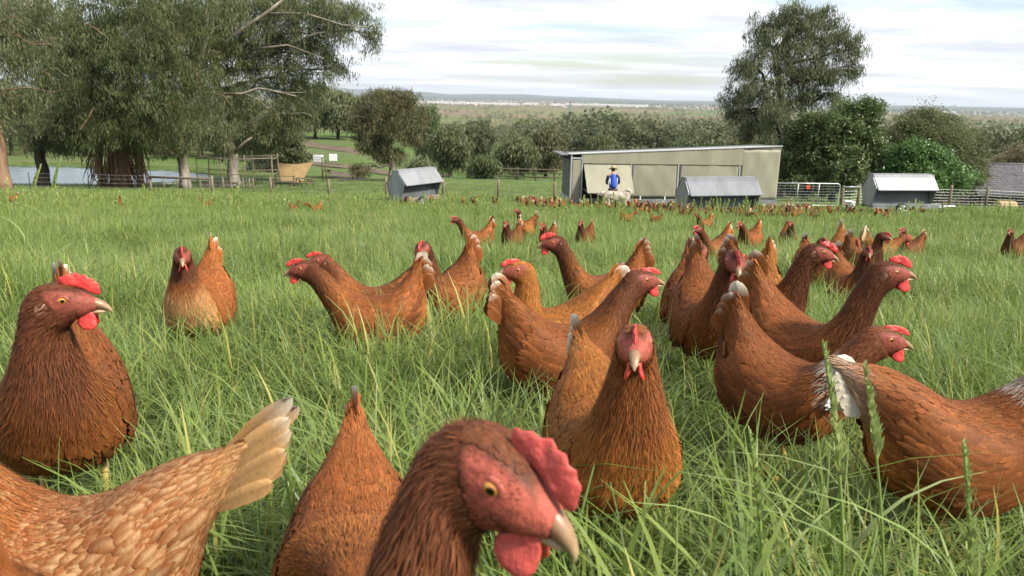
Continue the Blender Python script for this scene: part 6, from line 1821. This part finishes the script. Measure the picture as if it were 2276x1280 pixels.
# ------------------------------------------------------------------ person
def build_person():
    p = on_ground(1360, 31.9)
    root = empty('person', p, math.radians(90), 'person in blue shirt and straw hat seen from behind, bending to the coop flap', 'person')
    Mskin = simple_mat('skin', (.42, .25, .17), .5); Mblue = simple_mat('blue_shirt', (.030, .085, .46), .8, 0, .12, 6); Mnavy = simple_mat('navy_sleeve', (.018, .024, .060), .8, 0, .15, 6)
    Mtr = simple_mat('dark_trousers', (.020, .022, .028), .85); Mhat = simple_mat('straw_hat', (.40, .315, .185), .85, 0, .15, 30, .2); Mband = simple_mat('hat_band', (.20, .13, .07), .8); Mboot = simple_mat('boots', (.03, .024, .02), .6)
    # facing +x, leaning forward a little at the hips, forearms reaching to the flap
    V = [(0, 0, .88), (.03, 0, 1.05), (.09, 0, 1.24), (.14, 0, 1.37), (.18, 0, 1.46), (.22, 0, 1.52), (.25, 0, 1.60)]
    E = [(i, i + 1) for i in range(6)]; R = [(.125, .165), (.105, .145), (.115, .17), (.09, .15), (.055, .06), (.075, .07), (.085, .08)]
    for s in (1, -1):
        b = len(V); V += [(.13, s * .19, 1.36), (.14, s * .255, 1.10), (.36, s * .20, 1.00), (.43, s * .18, 1.00), (.50, s * .175, .99)]; E += [(3, b)] + [(b + k, b + k + 1) for k in range(4)]; R += [.058, .046, .034, .034, .022]
        for f in range(4):
            c = len(V); V += [(.55, s * (.145 + .022 * f), .985), (.575, s * (.145 + .022 * f), .955)]; E += [(b + 4, c), (c, c + 1)]; R += [.010, .008]
        c = len(V); V += [(.47, s * .13, .985), (.51, s * .115, .97)]; E += [(b + 3, c), (c, c + 1)]; R += [.012, .010]
        b = len(V); V += [(0, s * .10, .80), (.05, s * .11, .47), (0, s * .11, .09), (.07, s * .115, .045), (.16, s * .12, .03)]; E += [(0, b)] + [(b + k, b + k + 1) for k in range(4)]; R += [.095, .065, .045, .045, .035]
    skin_body('body', V, E, R, Mskin, root, 2)
    # clothes follow the body, a little wider
    V2 = [(-.01, 0, .80), (.03, 0, 1.05), (.09, 0, 1.24), (.14, 0, 1.37), (.175, 0, 1.44)]
    E2 = [(i, i + 1) for i in range(4)]; R2 = [(.19, .25), (.18, .245), (.17, .25), (.13, .215), (.07, .08)]
    skin_body('shirt', V2, E2, R2, Mblue, root, 2)
    for s in (1, -1):
        V3 = [(.13, s * .17, 1.375), (.135, s * .215, 1.30), (.14, s * .258, 1.10), (.25, s * .23, 1.05), (.36, s * .20, 1.00)]
        skin_body('sleeve', V3, [(i, i + 1) for i in range(4)], [.078, .074, .062, .056, .046], Mnavy, root, 2)
        MB().tube([(.02 - .145, s * .125, .98), (.0 - .105, s * .150, 1.15), (-.045, s * .155, 1.30)], [.012, .016, .010], 6).build('side_stripe', M_WHITEP, root, True)
        skin_body('trouser_leg', [(0, s * .09, .86), (.005, s * .10, .78), (.05, s * .11, .47), (.01, s * .11, .12)], [(0, 1), (1, 2), (2, 3)], [(.13, .12), .115, .085, .070], Mtr, root, 2)
        skin_body('boot', [(0, s * .11, .16), (.0, s * .11, .06), (.09, s * .115, .05), (.19, s * .12, .04)], [(0, 1), (1, 2), (2, 3)], [.065, .06, .055, .045], Mboot, root, 2)
        V, F = lathe_pts((.25, s * .082, 1.60), .022, .010, .034, 8, 6); MB().add(V, F).build('ear', Mskin, root, True)
        V, F = lathe_pts((.328, s * .032, 1.62), .008, .012, .008, 8, 6); MB().add(V, F).build('eye', M_DARK, root, True)
    V, F = lathe_pts((.345, 0, 1.585), .018, .014, .024, 8, 6); MB().add(V, F).build('nose', Mskin, root, True)
    MB().tube([(.325, -.028, 1.545), (.335, 0, 1.543), (.325, .028, 1.545)], .006, 5).build('mouth', simple_mat('lips', (.35, .13, .10), .5), root, True)
    V, F = lathe_pts((.225, 0, 1.615), .088, .088, .080, 14, 9); MB().add(V, F).build('hair', simple_mat('hair', (.06, .04, .025), .7), root, True)
    h = empty('hat', (.24, 0, 1.665), 0); h.scale = (.88, .88, .9); h.parent = root; h.rotation_euler = (0, .18, 0)
    mb = MB(); n = 32; prof = [(.0, .125), (.055, .122), (.085, .10), (.098, .055), (.105, .0), (.15, -.012), (.21, -.030), (.235, -.022), (.21, -.042), (.15, -.026), (.10, -.012), (.09, .04)]
    a = np.arange(n) / n * 2 * math.pi
    V = [(r_ * math.cos(t) * 1.08, r_ * math.sin(t), z + (.02 * math.cos(2 * t) if r_ > .18 else 0)) for r_, z in prof for t in a]
    mb.add(V, [(i * n + j, i * n + (j + 1) % n, (i + 1) * n + (j + 1) % n, (i + 1) * n + j) for i in range(len(prof) - 1) for j in range(n)])
    mb.build('straw_hat', Mhat, h, True)
    MB().tube([(.112 * math.cos(t), .106 * math.sin(t), .012) for t in np.linspace(0, 2 * math.pi, 33)], .013, 6, cap=False).build('hat_band', Mband, h, True)
build_person()

# ------------------------------------------------------------------ tall grass stalks with seed heads
M_STALK = leaf_mat('seed_stalks', [(.22, .33, .08), (.28, .37, .12), (.34, .40, .16)], 3.0, .5, .3)
def stalk(px, py_top, py_bot, d, lean, label, head=.22, w=.0022, fat=1.0):
    g = on_ground(px, d); t = at(px + lean, py_top, d); top = t - g
    r = np.random.default_rng(int(px)); root = empty('grass_stalk', g, 0, label, 'grass stalk', 'tall grass stalks in seed')
    P = [np.array([top[0] * s ** 1.7, top[1] * s, top[2] * s]) for s in np.linspace(0, 1, 9)]
    H = top[2]
    MB().tube(P, np.linspace(w, w * .5, 9), 6, (.9, .95, .8)).build('stem', M_STALK, root, True)
    hd = MB()
    for i in range(int(80 * fat)):
        s = 1 - head * r.random(); c = np.array([top[0] * s ** 1.7, top[1] * s, top[2] * s]); a = r.uniform(0, 6.28)
        k = H * .042 * (1.35 - .9 * (s - (1 - head)) / head); dr = np.array([math.cos(a) * .45, math.sin(a) * .45, 1]); sd_ = np.array([-math.sin(a), math.cos(a), 0]) * k * .17
        hd.add([c, c + dr * k * .5 + sd_, c + dr * k, c + dr * k * .5 - sd_], [(0, 1, 2, 3)], np.array((1.25, 1.15, 1.2)) * r.uniform(.8, 1.2))
    hd.build('seed_head', M_STALK, root)
    lf = MB()
    for _ in range(2):
        z = r.uniform(.15, .5); a = r.uniform(0, 6.28); c = np.array([top[0] * z ** 1.7, top[1] * z, top[2] * z])
        blade(lf, 0, 0, H * .45, w * 2.6, .8, a, .5, (1, 1, 1), 5)
        lf.v[-1] = lf.v[-1] + c
    lf.build('leaf', M_STALK, root, True)
stalk(1862, 762, 1150, .92, -32, 'tall green grass stalk in seed, in front of the white tailed walking hen', .40, .0034)
stalk(1950, 812, 1200, .88, -30, 'slender grass stalk with loose seed head in front of the white flecked hen', .30, .0026)
stalk(1690, 955, 1180, .85, -24, 'grass stalk in seed standing in open grass right of the staring hen', .42, .0034)
stalk(2128, 985, 1250, .72, 14, 'thick blurred grass stalk in front of the walking hen at right', .45, .0036)
stalk(62, 365, 470, 6.5, 30, 'pale seeding grass stalk at left, the left one of two before the pond', .22, .006, 1.3)
stalk(112, 348, 470, 6.8, 24, 'pale seeding grass stalk at left, the right one of two before the pond', .30, .006, 1.4)

build_grass(KEEP)
